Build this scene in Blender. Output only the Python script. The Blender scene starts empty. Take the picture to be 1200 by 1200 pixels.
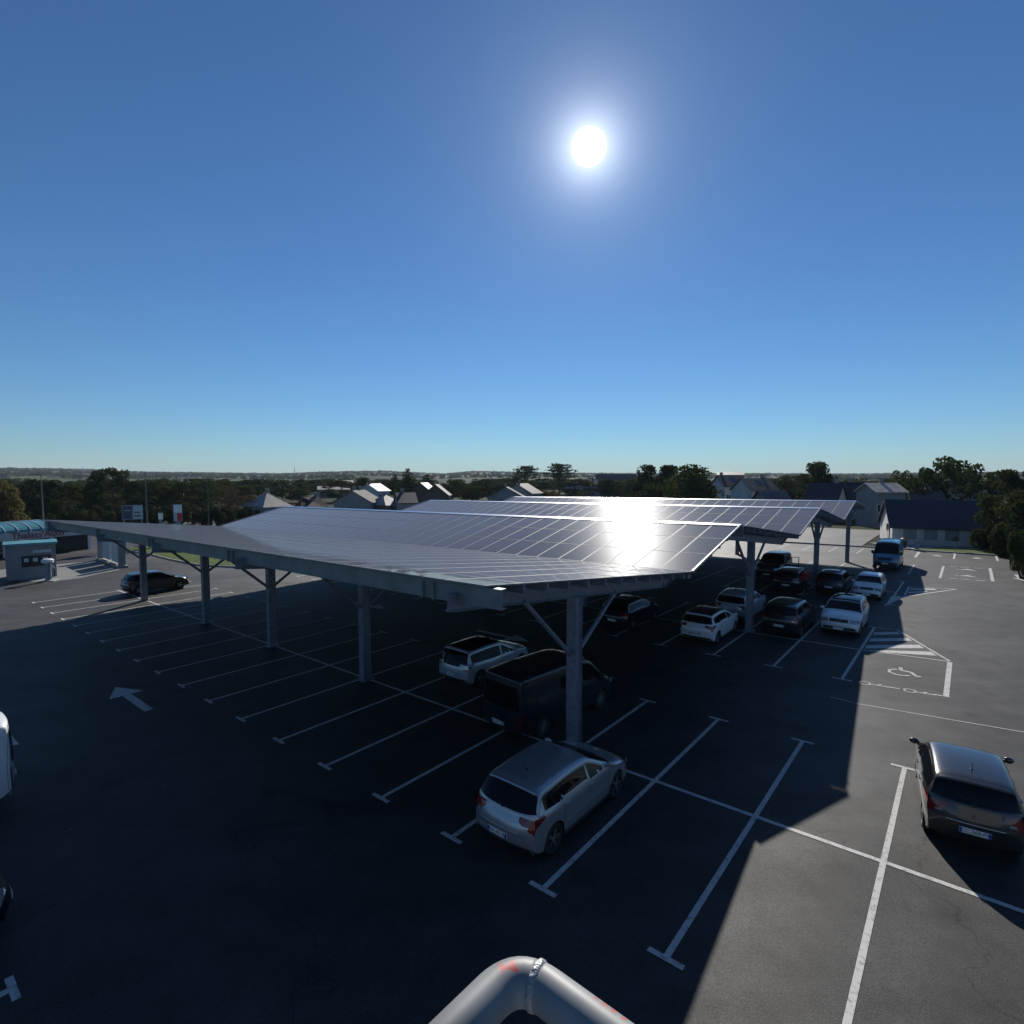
import bpy, bmesh, math, random
from mathutils import Vector, Matrix
rnd = random.Random(7)
C = bpy.data.collections.new('scene'); bpy.context.scene.collection.children.link(C)
S = bpy.context.scene

# ------------------------------------------------------------------ camera, sky, sun
CAMZ, FPX, PIT = 7.928, 654.75, .0654
cam_d = bpy.data.cameras.new('camera'); cam = bpy.data.objects.new('camera', cam_d)
S.collection.objects.link(cam); S.camera = cam
cam.location = (0, 0, CAMZ); cam.rotation_euler = (math.pi/2 - PIT, 0, 0)
cam_d.sensor_width = 36; cam_d.sensor_fit = 'HORIZONTAL'; cam_d.lens = 36*FPX/1200
cam_d.clip_start = .05; cam_d.clip_end = 20000
S.render.resolution_x = S.render.resolution_y = 1024
S.view_settings.view_transform = 'Standard'; S.view_settings.look = 'None'
S.view_settings.exposure = .263; S.view_settings.gamma = 1
SUN_EL, SUN_AZ = math.radians(29.21), math.radians(7.52)
sdir = Vector((math.sin(SUN_AZ)*math.cos(SUN_EL), math.cos(SUN_AZ)*math.cos(SUN_EL), math.sin(SUN_EL)))
w = bpy.data.worlds.new('World'); S.world = w; w.use_nodes = True
nt = w.node_tree; nt.nodes.clear()
out = nt.nodes.new('ShaderNodeOutputWorld'); bg = nt.nodes.new('ShaderNodeBackground')
sky = nt.nodes.new('ShaderNodeTexSky'); sky.sky_type = 'NISHITA'; sky.sun_disc = False
sky.sun_elevation = SUN_EL; sky.sun_rotation = SUN_AZ
sky.altitude = 0; sky.air_density = 1.0; sky.dust_density = 0; sky.ozone_density = 6
bg.inputs[1].default_value = .05
tint = nt.nodes.new('ShaderNodeMix'); tint.data_type = 'RGBA'; tint.blend_type = 'MULTIPLY'; tint.inputs[0].default_value = 1; tint.inputs[7].default_value = (.86, 1.14, 1.33, 1)
nt.links.new(sky.outputs[0], tint.inputs[6]); nt.links.new(tint.outputs[2], bg.inputs[0])
# the sun's own disc and the bright sky close round it, by true direction in the sky
tc = nt.nodes.new('ShaderNodeTexCoord'); vm = nt.nodes.new('ShaderNodeVectorMath'); vm.operation = 'DOT_PRODUCT'
nrm = nt.nodes.new('ShaderNodeVectorMath'); nrm.operation = 'NORMALIZE'
nt.links.new(tc.outputs['Generated'], nrm.inputs[0]); nt.links.new(nrm.outputs[0], vm.inputs[0]); vm.inputs[1].default_value = sdir
def mth(op, a, b=None, tree=nt, clamp=False):
    n = tree.nodes.new('ShaderNodeMath'); n.operation = op; n.use_clamp = clamp
    for i, v in enumerate((a, b)):
        if v is None: continue
        if isinstance(v, (int, float)): n.inputs[i].default_value = v
        else: tree.links.new(v, n.inputs[i])
    return n.outputs[0]
ang = mth('MULTIPLY', mth('ARCCOSINE', mth('MINIMUM', vm.outputs['Value'], .9999999)), 180/math.pi)
def expo(scale, amp): return mth('MULTIPLY', mth('EXPONENT', mth('DIVIDE', ang, -scale)), amp)
disc = mth('MULTIPLY', mth('SUBTRACT', 1.0, mth('DIVIDE', ang, 1.5), clamp=True), 26.0)
glow = mth('ADD', mth('ADD', expo(1.5, 1.45), expo(6.0, .215)), disc)
bg2 = nt.nodes.new('ShaderNodeBackground'); bg2.inputs[0].default_value = (.93, .97, 1, 1)
nt.links.new(glow, bg2.inputs[1])
add = nt.nodes.new('ShaderNodeAddShader'); nt.links.new(bg.outputs[0], add.inputs[0]); nt.links.new(bg2.outputs[0], add.inputs[1])
nt.links.new(add.outputs[0], out.inputs[0])
sun_d = bpy.data.lights.new('sun', 'SUN'); sun_d.energy = 5.0; sun_d.angle = math.radians(.53); sun_d.color = (1, .95, .87)
sun = bpy.data.objects.new('sun', sun_d); S.collection.objects.link(sun)
sun.rotation_euler = (-sdir).to_track_quat('-Z', 'Y').to_euler()

# ------------------------------------------------------------------ site grid: u runs along the parking rows, v across them
YAW, X0, Y0, SU = .6863, 5.663, 12.521, .0142
Vd = Vector((math.sin(YAW), math.cos(YAW), 0)); Ud = Vector((math.cos(YAW), -math.sin(YAW), 0)); OR = Vector((X0, Y0, 0))
def gz(u): return SU*max(-55, min(45, u))
def Wd(u, v, z=0): return OR + Ud*u + Vd*v + Vector((0, 0, z + gz(u)))
def ray(px, py):
    c, s = math.cos(PIT), math.sin(PIT)
    d = Vector((0, c, -s))*FPX + Vector((1, 0, 0))*(px-600) + Vector((0, s, c))*(600-py); return d.normalized()
def guv(px, py):
    d = ray(px, py); zz = 0
    for i in range(60):
        t = (zz-CAMZ)/d.z; X = d*t; zz = .5*zz + .5*gz((X-OR).dot(Ud))
    X = X - OR; return X.dot(Ud), X.dot(Vd)
def far(px, py, dist):
    r = ray(px, py); return r*(dist/math.hypot(r.x, r.y)) + Vector((0, 0, CAMZ))
def gzw(X): return gz((Vector((X[0], X[1], 0))-OR).dot(Ud))

# ------------------------------------------------------------------ materials
def mat(name, col, rough=.5, metal=0, coat=0, spec=.5, noise=0, nscale=3, bump=0, bscale=40, col2=None, emit=None):
    m = bpy.data.materials.new(name); m.use_nodes = True; t = m.node_tree; b = t.nodes['Principled BSDF']
    b.inputs['Base Color'].default_value = (*col, 1); b.inputs['Roughness'].default_value = rough
    b.inputs['Metallic'].default_value = metal; b.inputs['Coat Weight'].default_value = coat; b.inputs['Coat Roughness'].default_value = .04
    b.inputs['Specular IOR Level'].default_value = spec
    if noise or bump or col2:
        co = t.nodes.new('ShaderNodeTexCoord'); n = t.nodes.new('ShaderNodeTexNoise'); n.inputs['Scale'].default_value = nscale; n.inputs['Detail'].default_value = 6
        t.links.new(co.outputs['Object'], n.inputs[0])
        r = t.nodes.new('ShaderNodeValToRGB'); c2 = col2 or tuple(c*(1-noise) for c in col)
        r.color_ramp.elements[0].position = .3; r.color_ramp.elements[1].position = .7
        r.color_ramp.elements[0].color = (*c2, 1); r.color_ramp.elements[1].color = (*[min(1, c*(1+noise*.6)) for c in col], 1)
        t.links.new(n.outputs[0], r.inputs[0]); t.links.new(r.outputs[0], b.inputs['Base Color'])
        if bump:
            n2 = t.nodes.new('ShaderNodeTexNoise'); n2.inputs['Scale'].default_value = bscale; t.links.new(co.outputs['Object'], n2.inputs[0])
            bp = t.nodes.new('ShaderNodeBump'); bp.inputs['Strength'].default_value = bump; bp.inputs['Distance'].default_value = .02
            t.links.new(n2.outputs[0], bp.inputs['Height']); t.links.new(bp.outputs[0], b.inputs['Normal'])
    if emit:
        b.inputs['Emission Color'].default_value = (*emit, 1); b.inputs['Emission Strength'].default_value = 1
    return m

def asphalt(name, base, light):
    m = bpy.data.materials.new(name); m.use_nodes = True; t = m.node_tree; b = t.nodes['Principled BSDF']; L = t.links
    co = t.nodes.new('ShaderNodeTexCoord')
    def nz(sc, det=6, rough=.6, vec=None):
        n = t.nodes.new('ShaderNodeTexNoise'); n.inputs['Scale'].default_value = sc; n.inputs['Detail'].default_value = det; n.inputs['Roughness'].default_value = rough
        L.new(vec or co.outputs['Object'], n.inputs[0]); return n.outputs[0]
    def ramp(v, p0, p1, c0, c1):
        r = t.nodes.new('ShaderNodeValToRGB'); r.color_ramp.elements[0].position = p0; r.color_ramp.elements[1].position = p1
        r.color_ramp.elements[0].color = (*c0, 1); r.color_ramp.elements[1].color = (*c1, 1); L.new(v, r.inputs[0]); return r.outputs[0]
    def mul(a, bb, f=1.0):
        x = t.nodes.new('ShaderNodeMix'); x.data_type = 'RGBA'; x.blend_type = 'MULTIPLY'; x.inputs[0].default_value = f
        L.new(a, x.inputs[6]); L.new(bb, x.inputs[7]); return x.outputs[2]
    c = ramp(nz(.16, 5), .3, .7, base, light)                                  # broad worn areas
    c = mul(c, ramp(nz(1.1, 9, .68), .28, .74, (.80,)*3, (1.18, 1.17, 1.155)))          # blotches
    c = mul(c, ramp(nz(38, 5, .85), .3, .7, (.45,)*3, (1.55,)*3))                 # aggregate
    # tyre polished lanes stretched along the rows
    mp = t.nodes.new('ShaderNodeMapping'); L.new(co.outputs['Object'], mp.inputs[0]); mp.inputs['Rotation'].default_value = (0, 0, YAW); mp.inputs['Scale'].default_value = (.06, .9, 1)
    c = mul(c, ramp(nz(1, 4, .5, mp.outputs[0]), .3, .75, (.86,)*3, (1.12,)*3))
    # small dark oil spots
    vo = t.nodes.new('ShaderNodeTexVoronoi'); vo.inputs['Scale'].default_value = .55; L.new(co.outputs['Object'], vo.inputs[0])
    c = mul(c, ramp(vo.outputs['Distance'], .05, .22, (.72,)*3, (1, 1, 1)))
    v2 = t.nodes.new('ShaderNodeTexVoronoi'); v2.inputs['Scale'].default_value = 1.7; L.new(co.outputs['Object'], v2.inputs[0])   # crumbs of pale litter and chips
    lt = ramp(v2.outputs['Distance'], .018, .03, (1, 1, 1), (0, 0, 0)); pk = ramp(v2.outputs['Color'], .72, .74, (0, 0, 0), (1, 1, 1)); fz = mul(lt, pk)
    mxl = t.nodes.new('ShaderNodeMix'); mxl.data_type = 'RGBA'; mxl.inputs[7].default_value = (.34, .33, .31, 1); L.new(fz, mxl.inputs[0]); L.new(c, mxl.inputs[6]); c = mxl.outputs[2]
    # fine wandering cracks
    v3 = t.nodes.new('ShaderNodeTexVoronoi'); v3.feature = 'DISTANCE_TO_EDGE'; v3.inputs['Scale'].default_value = .11
    wn = t.nodes.new('ShaderNodeTexNoise'); wn.inputs['Scale'].default_value = .5; wn.inputs['Detail'].default_value = 6; L.new(co.outputs['Object'], wn.inputs[0])
    vma = t.nodes.new('ShaderNodeVectorMath'); vma.operation = 'MULTIPLY_ADD'; vma.inputs[1].default_value = (3.5, 3.5, 0); L.new(wn.outputs['Color'], vma.inputs[0]); L.new(co.outputs['Object'], vma.inputs[2]); L.new(vma.outputs[0], v3.inputs[0])
    c = mul(c, ramp(v3.outputs['Distance'], .0006, .0022, (.72,)*3, (1, 1, 1)))
    L.new(c, b.inputs['Base Color']); 
    sm = t.nodes.new('ShaderNodeSeparateColor'); L.new(c, sm.inputs[0]); q1 = t.nodes.new('ShaderNodeMapRange'); L.new(sm.outputs[0], q1.inputs[0])
    q1.inputs[1].default_value = base[0]*.45; q1.inputs[2].default_value = light[0]*1.5; q1.inputs[3].default_value = .12; q1.inputs[4].default_value = .72; L.new(q1.outputs[0], b.inputs['Specular IOR Level'])
    b.inputs['Roughness'].default_value = .66
    bp = t.nodes.new('ShaderNodeBump'); bp.inputs['Strength'].default_value = .5; bp.inputs['Distance'].default_value = .01
    L.new(nz(70, 3), bp.inputs['Height']); L.new(bp.outputs[0], b.inputs['Normal'])
    return m

def paintmark(name, col):
    m = bpy.data.materials.new(name); m.use_nodes = True; t = m.node_tree; b = t.nodes['Principled BSDF']; L = t.links
    co = t.nodes.new('ShaderNodeTexCoord'); n = t.nodes.new('ShaderNodeTexNoise'); n.inputs['Scale'].default_value = 9; n.inputs['Detail'].default_value = 8; n.inputs['Roughness'].default_value = .7
    L.new(co.outputs['Object'], n.inputs[0]); r = t.nodes.new('ShaderNodeValToRGB')
    r.color_ramp.elements[0].position = .30; r.color_ramp.elements[1].position = .50
    r.color_ramp.elements[0].color = (.16, .155, .15, 1); r.color_ramp.elements[1].color = (*col, 1)
    L.new(n.outputs[0], r.inputs[0]); L.new(r.outputs[0], b.inputs['Base Color']); b.inputs['Roughness'].default_value = .6
    b.inputs['Specular IOR Level'].default_value = .2
    return m

def foliage(name, c1, c2, trans=.3):
    m = bpy.data.materials.new(name); m.use_nodes = True; t = m.node_tree; t.nodes.clear(); L = t.links
    o = t.nodes.new('ShaderNodeOutputMaterial'); d = t.nodes.new('ShaderNodeBsdfDiffuse'); tr = t.nodes.new('ShaderNodeBsdfTranslucent')
    mx = t.nodes.new('ShaderNodeMixShader'); mx.inputs[0].default_value = trans
    co = t.nodes.new('ShaderNodeTexCoord'); n = t.nodes.new('ShaderNodeTexNoise'); n.inputs['Scale'].default_value = .45; n.inputs['Detail'].default_value = 5
    oi = t.nodes.new('ShaderNodeObjectInfo'); ad = t.nodes.new('ShaderNodeMath'); ad.operation = 'MULTIPLY_ADD'; ad.inputs[1].default_value = .35
    L.new(oi.outputs['Random'], ad.inputs[0]); L.new(n.outputs[0], ad.inputs[2]); L.new(co.outputs['Object'], n.inputs[0])
    r = t.nodes.new('ShaderNodeValToRGB'); r.color_ramp.elements[0].position = .4; r.color_ramp.elements[1].position = .95
    r.color_ramp.elements[0].color = (*c1, 1); r.color_ramp.elements[1].color = (*c2, 1); L.new(ad.outputs[0], r.inputs[0])
    L.new(r.outputs[0], d.inputs[0]); L.new(r.outputs[0], tr.inputs[0]); L.new(d.outputs[0], mx.inputs[1]); L.new(tr.outputs[0], mx.inputs[2]); L.new(mx.outputs[0], o.inputs[0])
    return m

def solar_glass():
    m = bpy.data.materials.new('solar_glass'); m.use_nodes = True; t = m.node_tree; b = t.nodes['Principled BSDF']; L = t.links
    co = t.nodes.new('ShaderNodeTexCoord'); sp = t.nodes.new('ShaderNodeSeparateXYZ'); L.new(co.outputs['Object'], sp.inputs[0])
    def cell(o, n, wd):
        f = t.nodes.new('ShaderNodeMath'); f.operation = 'MULTIPLY'; f.inputs[1].default_value = n; L.new(o, f.inputs[0])
        g = t.nodes.new('ShaderNodeMath'); g.operation = 'FRACT'; L.new(f.outputs[0], g.inputs[0])
        h = t.nodes.new('ShaderNodeMath'); h.operation = 'LESS_THAN'; h.inputs[1].default_value = wd; L.new(g.outputs[0], h.inputs[0]); return h.outputs[0]
    a = cell(sp.outputs[0], 5.5, .045); c = cell(sp.outputs[1], 5.5, .045)
    mx = t.nodes.new('ShaderNodeMath'); mx.operation = 'MAXIMUM'; L.new(a, mx.inputs[0]); L.new(c, mx.inputs[1])
    mi = t.nodes.new('ShaderNodeMix'); mi.data_type = 'RGBA'; mi.inputs[6].default_value = (.030, .036, .050, 1); mi.inputs[7].default_value = (.07, .072, .08, 1)
    L.new(mx.outputs[0], mi.inputs[0]); L.new(mi.outputs[2], b.inputs['Base Color'])
    n = t.nodes.new('ShaderNodeTexNoise'); n.inputs['Scale'].default_value = 2.2; n.inputs['Detail'].default_value = 5; L.new(co.outputs['Object'], n.inputs[0])
    r = t.nodes.new('ShaderNodeMapRange'); r.inputs[3].default_value = .012; r.inputs[4].default_value = .024; L.new(n.outputs[0], r.inputs[0])
    oi = t.nodes.new('ShaderNodeObjectInfo'); r2 = t.nodes.new('ShaderNodeMath'); r2.operation = 'MULTIPLY_ADD'; r2.inputs[1].default_value = .008
    L.new(oi.outputs['Random'], r2.inputs[0]); L.new(r.outputs[0], r2.inputs[2]); L.new(r2.outputs[0], b.inputs['Coat Roughness']); b.inputs['Coat Weight'].default_value = .6; b.inputs['Roughness'].default_value = .30
    b.inputs['Specular IOR Level'].default_value = .003; b.inputs['Sheen Weight'].default_value = .15; b.inputs['Sheen Roughness'].default_value = .45; b.inputs['Sheen Tint'].default_value = (.9, .88, .95, 1)
    return m

M = {}
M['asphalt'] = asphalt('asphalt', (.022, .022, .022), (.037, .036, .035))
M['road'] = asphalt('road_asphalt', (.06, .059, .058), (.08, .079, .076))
M['paint'] = paintmark('white_marking', (.50, .49, .465))
M['pole_grey'] = mat('pole_grey', (.10, .11, .12), .6)
M['concrete'] = mat('concrete', (.30, .29, .27), .85, noise=.3, nscale=2, bump=.2)
M['kerb'] = mat('kerb_stone', (.33, .32, .30), .8, noise=.25, nscale=1.5)
M['field'] = mat('field_grass', (.022, .030, .012), .95, spec=.05, noise=.3, nscale=.012, col2=(.014, .02, .009))
M['grass'] = mat('verge_grass', (.085, .12, .03), .95, spec=.1, nscale=1.2, col2=(.05, .075, .022), bump=.6, bscale=60)
M['steel'] = mat('galvanised_steel', (.22, .25, .31), .45, metal=.35, noise=.25, nscale=5)
M['fascia'] = mat('fascia_steel', (.20, .24, .25), .5, metal=.3, noise=.2, nscale=2.2)
M['alu'] = mat('aluminium', (.72, .73, .75), .28, metal=1)
M['glass_pv'] = solar_glass()
M['pvframe'] = mat('panel_frame', (.24, .24, .25), .6, metal=.1, spec=.2)
M['backsheet'] = mat('panel_backsheet', (.25, .25, .26), .6)
M['glass'] = mat('dark_car_glass', (.006, .007, .009), .05, spec=.2)
M['rubber'] = mat('tyre_rubber', (.018, .018, .018), .8, noise=.2, nscale=20)
M['rim'] = mat('alloy_rim', (.42, .43, .45), .3, metal=.9)
M['hubcap'] = mat('steel_hubcap', (.30, .31, .32), .4, metal=.7)
M['black'] = mat('black_plastic', (.016, .016, .017), .55)
M['chrome'] = mat('chrome_trim', (.75, .76, .78), .14, metal=1)
M['red_lamp'] = mat('red_lamp_lens', (.17, .008, .010), .12, coat=.6)
M['clear_lamp'] = mat('clear_lamp_lens', (.34, .35, .37), .1, metal=.35, coat=1)
M['plate'] = mat('plate_white', (.72, .73, .70), .4)
M['plate_blue'] = mat('plate_blue', (.02, .06, .35), .4)
M['ink'] = mat('black_ink', (.01, .01, .012), .5)
def paint(name, col, metal=.0, rough=.32): return mat(name, col, rough, metal=metal, coat=.9)
PC = dict(silver=paint('silver_paint', (.42, .44, .47), .65, .34), white=paint('white_paint', (.72, .73, .74)), grey=paint('dark_grey_paint', (.038, .039, .041), .5, .3),
          black=paint('black_paint', (.012, .012, .014), .2), navy=paint('navy_paint', (.008, .011, .02), .2), blue=paint('blue_paint', (.012, .17, .27), .1),
          pearl=paint('pearl_paint', (.5, .55, .6), .3))

# ------------------------------------------------------------------ object helpers
def link(name, me, m=None, parent=None, smooth=False):
    o = bpy.data.objects.new(name, me); C.objects.link(o)
    if m is not None:
        for x in (m if isinstance(m, (list, tuple)) else [m]): me.materials.append(x)
    if parent is not None: o.parent = parent
    if smooth:
        for p in me.polygons: p.use_smooth = True
    return o
def tag(o, label=None, cat=None, group=None, kind=None):
    if label: o['label'] = label
    if cat: o['category'] = cat
    if group: o['group'] = group
    if kind: o['kind'] = kind
    return o
def empty(name, loc, rz=0):
    o = bpy.data.objects.new(name, None); C.objects.link(o); o.location = loc; o.rotation_euler = (0, 0, rz); o.empty_display_size = .3; return o
class MB:
    def __init__(s): s.v = []; s.f = []; s.mi = []
    def face(s, pts, mi=0):
        n = len(s.v); s.v += [tuple(p) for p in pts]; s.f.append(tuple(range(n, n+len(pts)))); s.mi.append(mi); return s
    def hexa(s, p, mi=0):      # p: 4 bottom (ccw) + 4 top
        n = len(s.v); s.v += [tuple(q) for q in p]
        for f in ((3, 2, 1, 0), (4, 5, 6, 7), (0, 1, 5, 4), (1, 2, 6, 5), (2, 3, 7, 6), (3, 0, 4, 7)): s.f.append(tuple(n+i for i in f)); s.mi.append(mi)
        return s
    def box(s, c, sz, mi=0, fr=None):
        x, y, z = (q/2 for q in sz); c = Vector(c)
        P = [Vector(q) for q in ((-x, -y, -z), (x, -y, -z), (x, y, -z), (-x, y, -z), (-x, -y, z), (x, -y, z), (x, y, z), (-x, y, z))]
        if fr: P = [fr[0]*q.x + fr[1]*q.y + fr[2]*q.z for q in P]
        return s.hexa([c+q for q in P], mi)
    def bar(s, a, b, w, h, up=Vector((0, 0, 1)), mi=0):
        a, b = Vector(a), Vector(b); d = (b-a).normalized(); r = d.cross(up)
        if r.length < 1e-4: r = d.cross(Vector((1, 0, 0)))
        r.normalize(); u2 = r.cross(d).normalized()
        return s.box((a+b)/2, (w, (b-a).length, h), mi, (r, d, u2))
    def tube(s, pts, rad, n=10, caps=True, mi=0):
        pts = [Vector(p) for p in pts]; rs = rad if isinstance(rad, (list, tuple)) else [rad]*len(pts)
        base = len(s.v); ref = Vector((0, 0, 1))
        for i, p in enumerate(pts):
            d = (pts[min(i+1, len(pts)-1)] - pts[max(i-1, 0)]).normalized()
            a = d.cross(ref)
            if a.length < .1: a = d.cross(Vector((1, 0, 0)))
            a.normalize(); bb = d.cross(a).normalized()
            if i and (a.dot(pa) < 0): a = -a; bb = -bb
            pa = a
            for k in range(n):
                t = 2*math.pi*k/n; s.v.append(tuple(p + (a*math.cos(t) + bb*math.sin(t))*rs[i]))
        for i in range(len(pts)-1):
            for k in range(n):
                s.f.append((base+i*n+k, base+i*n+(k+1) % n, base+(i+1)*n+(k+1) % n, base+(i+1)*n+k)); s.mi.append(mi)
        if caps:
            s.f.append(tuple(base+k for k in range(n))[::-1]); s.mi.append(mi)
            s.f.append(tuple(base+(len(pts)-1)*n+k for k in range(n))); s.mi.append(mi)
        return s
    def grid(s, G, mi=0):
        n = len(s.v); c = len(G[0])
        for row in G: s.v += [tuple(p) for p in row]
        for i in range(len(G)-1):
            for j in range(c-1):
                s.f.append((n+i*c+j, n+i*c+j+1, n+(i+1)*c+j+1, n+(i+1)*c+j)); s.mi.append(mi)
        return s
    def lathe(s, c, ax, prof, n=24, mi=0):    # prof: (offset along axis, radius)
        c = Vector(c); ax = Vector(ax).normalized(); a = ax.orthogonal().normalized(); bb = ax.cross(a)
        G = [[c + ax*h + (a*math.cos(2*math.pi*k/n) + bb*math.sin(2*math.pi*k/n))*r for k in range(n+1)] for h, r in prof]
        return s.grid(G, mi)
    def build(s, name, m, parent=None, smooth=False, recalc=True):
        me = bpy.data.meshes.new(name); me.from_pydata(s.v, [], s.f)
        for p, k in zip(me.polygons, s.mi): p.material_index = k
        if recalc:
            b = bmesh.new(); b.from_mesh(me); bmesh.ops.remove_doubles(b, verts=b.verts, dist=1e-5); bmesh.ops.recalc_face_normals(b, faces=b.faces); b.to_mesh(me); b.free()
        return link(name, me, m, parent, smooth)
def text_mesh(name, body, size, m, parent, loc, rot, extrude=.004, align='CENTER', sx=1):
    cu = bpy.data.curves.new('t', 'FONT'); cu.body = body; cu.size = size; cu.extrude = extrude; cu.align_x = align; cu.align_y = 'CENTER'
    o = bpy.data.objects.new('t', cu); C.objects.link(o)
    dg = bpy.context.evaluated_depsgraph_get(); me = bpy.data.meshes.new_from_object(o.evaluated_get(dg))
    bpy.data.objects.remove(o); me.materials.clear(); t = link(name, me, m, parent)
    t.location = loc; t.rotation_euler = rot; t.scale = (sx, 1, 1); return t

# ------------------------------------------------------------------ ground, road, kerbs, markings
def sheet(name, poly_uv, z, m, kind='structure', step=None, holes=None):
    mb = MB(); mb.face([Wd(u, v, z) for u, v in poly_uv]); o = mb.build(name, m); tag(o, kind=kind); return o
def uvgrid(name, us, vs, z, m):
    mb = MB(); mb.grid([[Wd(u, v, z) for v in vs] for u in us]); o = mb.build(name, m, recalc=False); tag(o, kind='structure')
    for p in o.data.polygons:
        pass
    if o.data.polygons[0].normal.z < 0: o.data.flip_normals()
    return o
uvgrid('ground', [-2900, -1500, -55, 45, 1500, 2900], [-2900, -300, 60, 700, 2900], -.06, M['field'])
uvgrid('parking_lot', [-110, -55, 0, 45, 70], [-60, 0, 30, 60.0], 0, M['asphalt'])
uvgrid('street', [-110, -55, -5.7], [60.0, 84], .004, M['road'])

mk = MB()
ZM = .008
def line(u0, v0, u1, v1, wd=.11, z=ZM):
    a, b = Wd(u0, v0, z), Wd(u1, v1, z); d = (b-a).normalized(); r = Vector((d.y, -d.x, 0))*wd/2
    mk.face([a-r, a+r, b+r, b-r])
def tline(u, va, vb, T=.62, wd=.11, ta=True, tb=True):
    s = 1 if vb > va else -1
    line(u, va + (.055*s if ta else 0), u, vb - (.055*s if tb else 0), wd)
    if ta: line(u-T/2, va, u+T/2, va, .11)
    if tb: line(u-T/2, vb, u+T/2, vb, .11)
# first double row: the centre line is drawn in pieces between the bay lines so that nothing overlaps
ks = list(range(-18, 2))
for k in ks:
    tline(2.5*k, -4.95, -.06, tb=False); tline(2.5*k, .06, 4.78, ta=False)
line(-45.5, 0, 12, 0, .12)
for k in range(-16, 1):
    tline(2.5*k, 11.35, 16.05, tb=False, T=.7); tline(2.5*k, 16.17, 21.0, ta=False)
line(-42, 16.11, -.06, 16.11, .11)
for k in range(-16, 1):
    tline(2.5*k, 27.6, 32.2, tb=False); tline(2.5*k, 32.32, 37.2, ta=False)
line(-42, 32.26, -.06, 32.26, .11)
for k in range(-16, 1):
    tline(2.5*k, 41.6, 47.4); tline(2.5*k-.2, 53.2, 58.2, ta=True, tb=False, T=.3)
for k in range(0, 8):
    u = -7.75-2.5*k; tline(u, -11.85, -16.8, wd=.13, T=.62, tb=False)
# right edge bays with symbols
line(.75, 8.95, 8.5, 10.0, .05); line(0, 9.1, .7, 8.98, .05)
line(3.2, 11.65, 3.2, 16.35, .17); line(.06, 16.11, 3.15, 16.45, .09); line(.95, 21.1, 3.2, 16.5, .1); line(.1, 21.0, .9, 21.1, .06)
def quad(*uvp, z=ZM): mk.face([Wd(u, v, z) for u, v in uvp])
quad((.12, 19.25), (1.22, 20.25), (1.02, 20.65), (.12, 19.85))
quad((.12, 17.85), (1.72, 19.2), (1.5, 19.65), (.12, 18.45))
quad((.12, 16.45), (2.25, 18.1), (2.02, 18.6), (.12, 17.1))
quad((1.0, 16.3), (2.75, 17.1), (2.5, 17.65), (.25, 16.3))
def stroke(cu, cv, pts, wd, sc=1.0, z=ZM, rot=0):
    c, s = math.cos(rot), math.sin(rot)
    P = [(cu + (x*c - y*s)*sc, cv + (x*s + y*c)*sc) for x, y in pts]
    for i, ((a, b), (e, f)) in enumerate(zip(P, P[1:])): line(a, b, e, f, wd, z + .0006*(i % 2))
def wheelchair(u, v, s, rot=0):
    stroke(u, v, [(-.05+.3*math.cos(t), -.15+.3*math.sin(t)) for t in [math.radians(110+20*i) for i in range(12)]], .08*s, s, rot=rot)
    stroke(u, v, [(-.08, .42), (-.05, .1), (.22, .08), (.38, -.28), (.5, -.24)], .1*s, s, rot=rot)
wheelchair(1.75, 13.8, 1.25)
def key_symbol(u, v, s):
    stroke(u, v, [(.18*math.cos(t), .18*math.sin(t)) for t in [math.radians(36*i) for i in range(11)]], .06, s)
    stroke(u, v, [(.18, 0), (.75, .03)], .07, s); stroke(u, v, [(.42, .05), (.5, .2)], .06, s)
key_symbol(.75, 11.4, 1); key_symbol(2.15, 11.5, 1)
line(1.35, 11.45, 1.85, 11.5, .08); line(2.85, 11.6, 3.3, 11.62, .08)
# second hatched corner, seen small behind
line(.5, 31.5, .5, 35.1, .12); line(-.1, 29.7, 3.1, 35.9, .14); line(.5, 35.2, 3.0, 35.95, .1)
quad((.62, 32.2), (1.6, 33.5), (1.55, 34.1), (.62, 33.0)); quad((.62, 33.8), (2.1, 34.8), (1.9, 35.3), (.62, 34.5))
quad((-.15, 30.6), (-.15, 26.8), (.35, 29.9), (.3, 31.1))
line(2.05, 40.6, 2.05, 47.9, .17); line(5.15, 41.1, 5.15, 48.7, .2)
for a in (2.4, 3.2, 4.1): line(a, 48.1, a+.55, 48.2, .14)
for a in (2.6, 3.3, 4.2): line(a, 41.0, a+.5, 41.05, .14)
for vv in (42.6, 46.4): quad((3.1, vv), (3.6, vv+.15), (4.3, vv-.1), (3.7, vv+.8)); line(2.9, vv+.1, 3.15, vv+.2, .12)
line(2.65, 53.8, 2.65, 58.6, .17); line(5.8, 54.4, 5.8, 60, .17); line(-.3, 53.1, -.3, 57.9, .17)
for uu in (1.3, 4.3): quad((uu-.4, 55.3), (uu+.5, 55.2), (uu+.2, 55.9), (uu, 56.2))
def arrow(u, v, du, dv, L=3.6, hw=.55, hl=1.3, sw=.14):
    d = Vector((du, dv)).normalized(); n = Vector((-d.y, d.x)); p = Vector((u, v)); z = ZM
    P = lambda a, b: tuple(p + d*a + n*b)
    quad(P(-L/2, -sw), P(-L/2, sw), P(L/2-hl, sw), P(L/2-hl, -sw)); quad(P(L/2-hl+.003, -hw), P(L/2-hl+.003, hw), P(L/2, 0))
arrow(-20.1, -6.6, -1, 0); arrow(6.8, 44.2, .1, -1, L=3.2, hw=.5); arrow(-14.5, 8.0, 1, 0, L=3.5); arrow(-26, 8.2, 1, 0)
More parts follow.
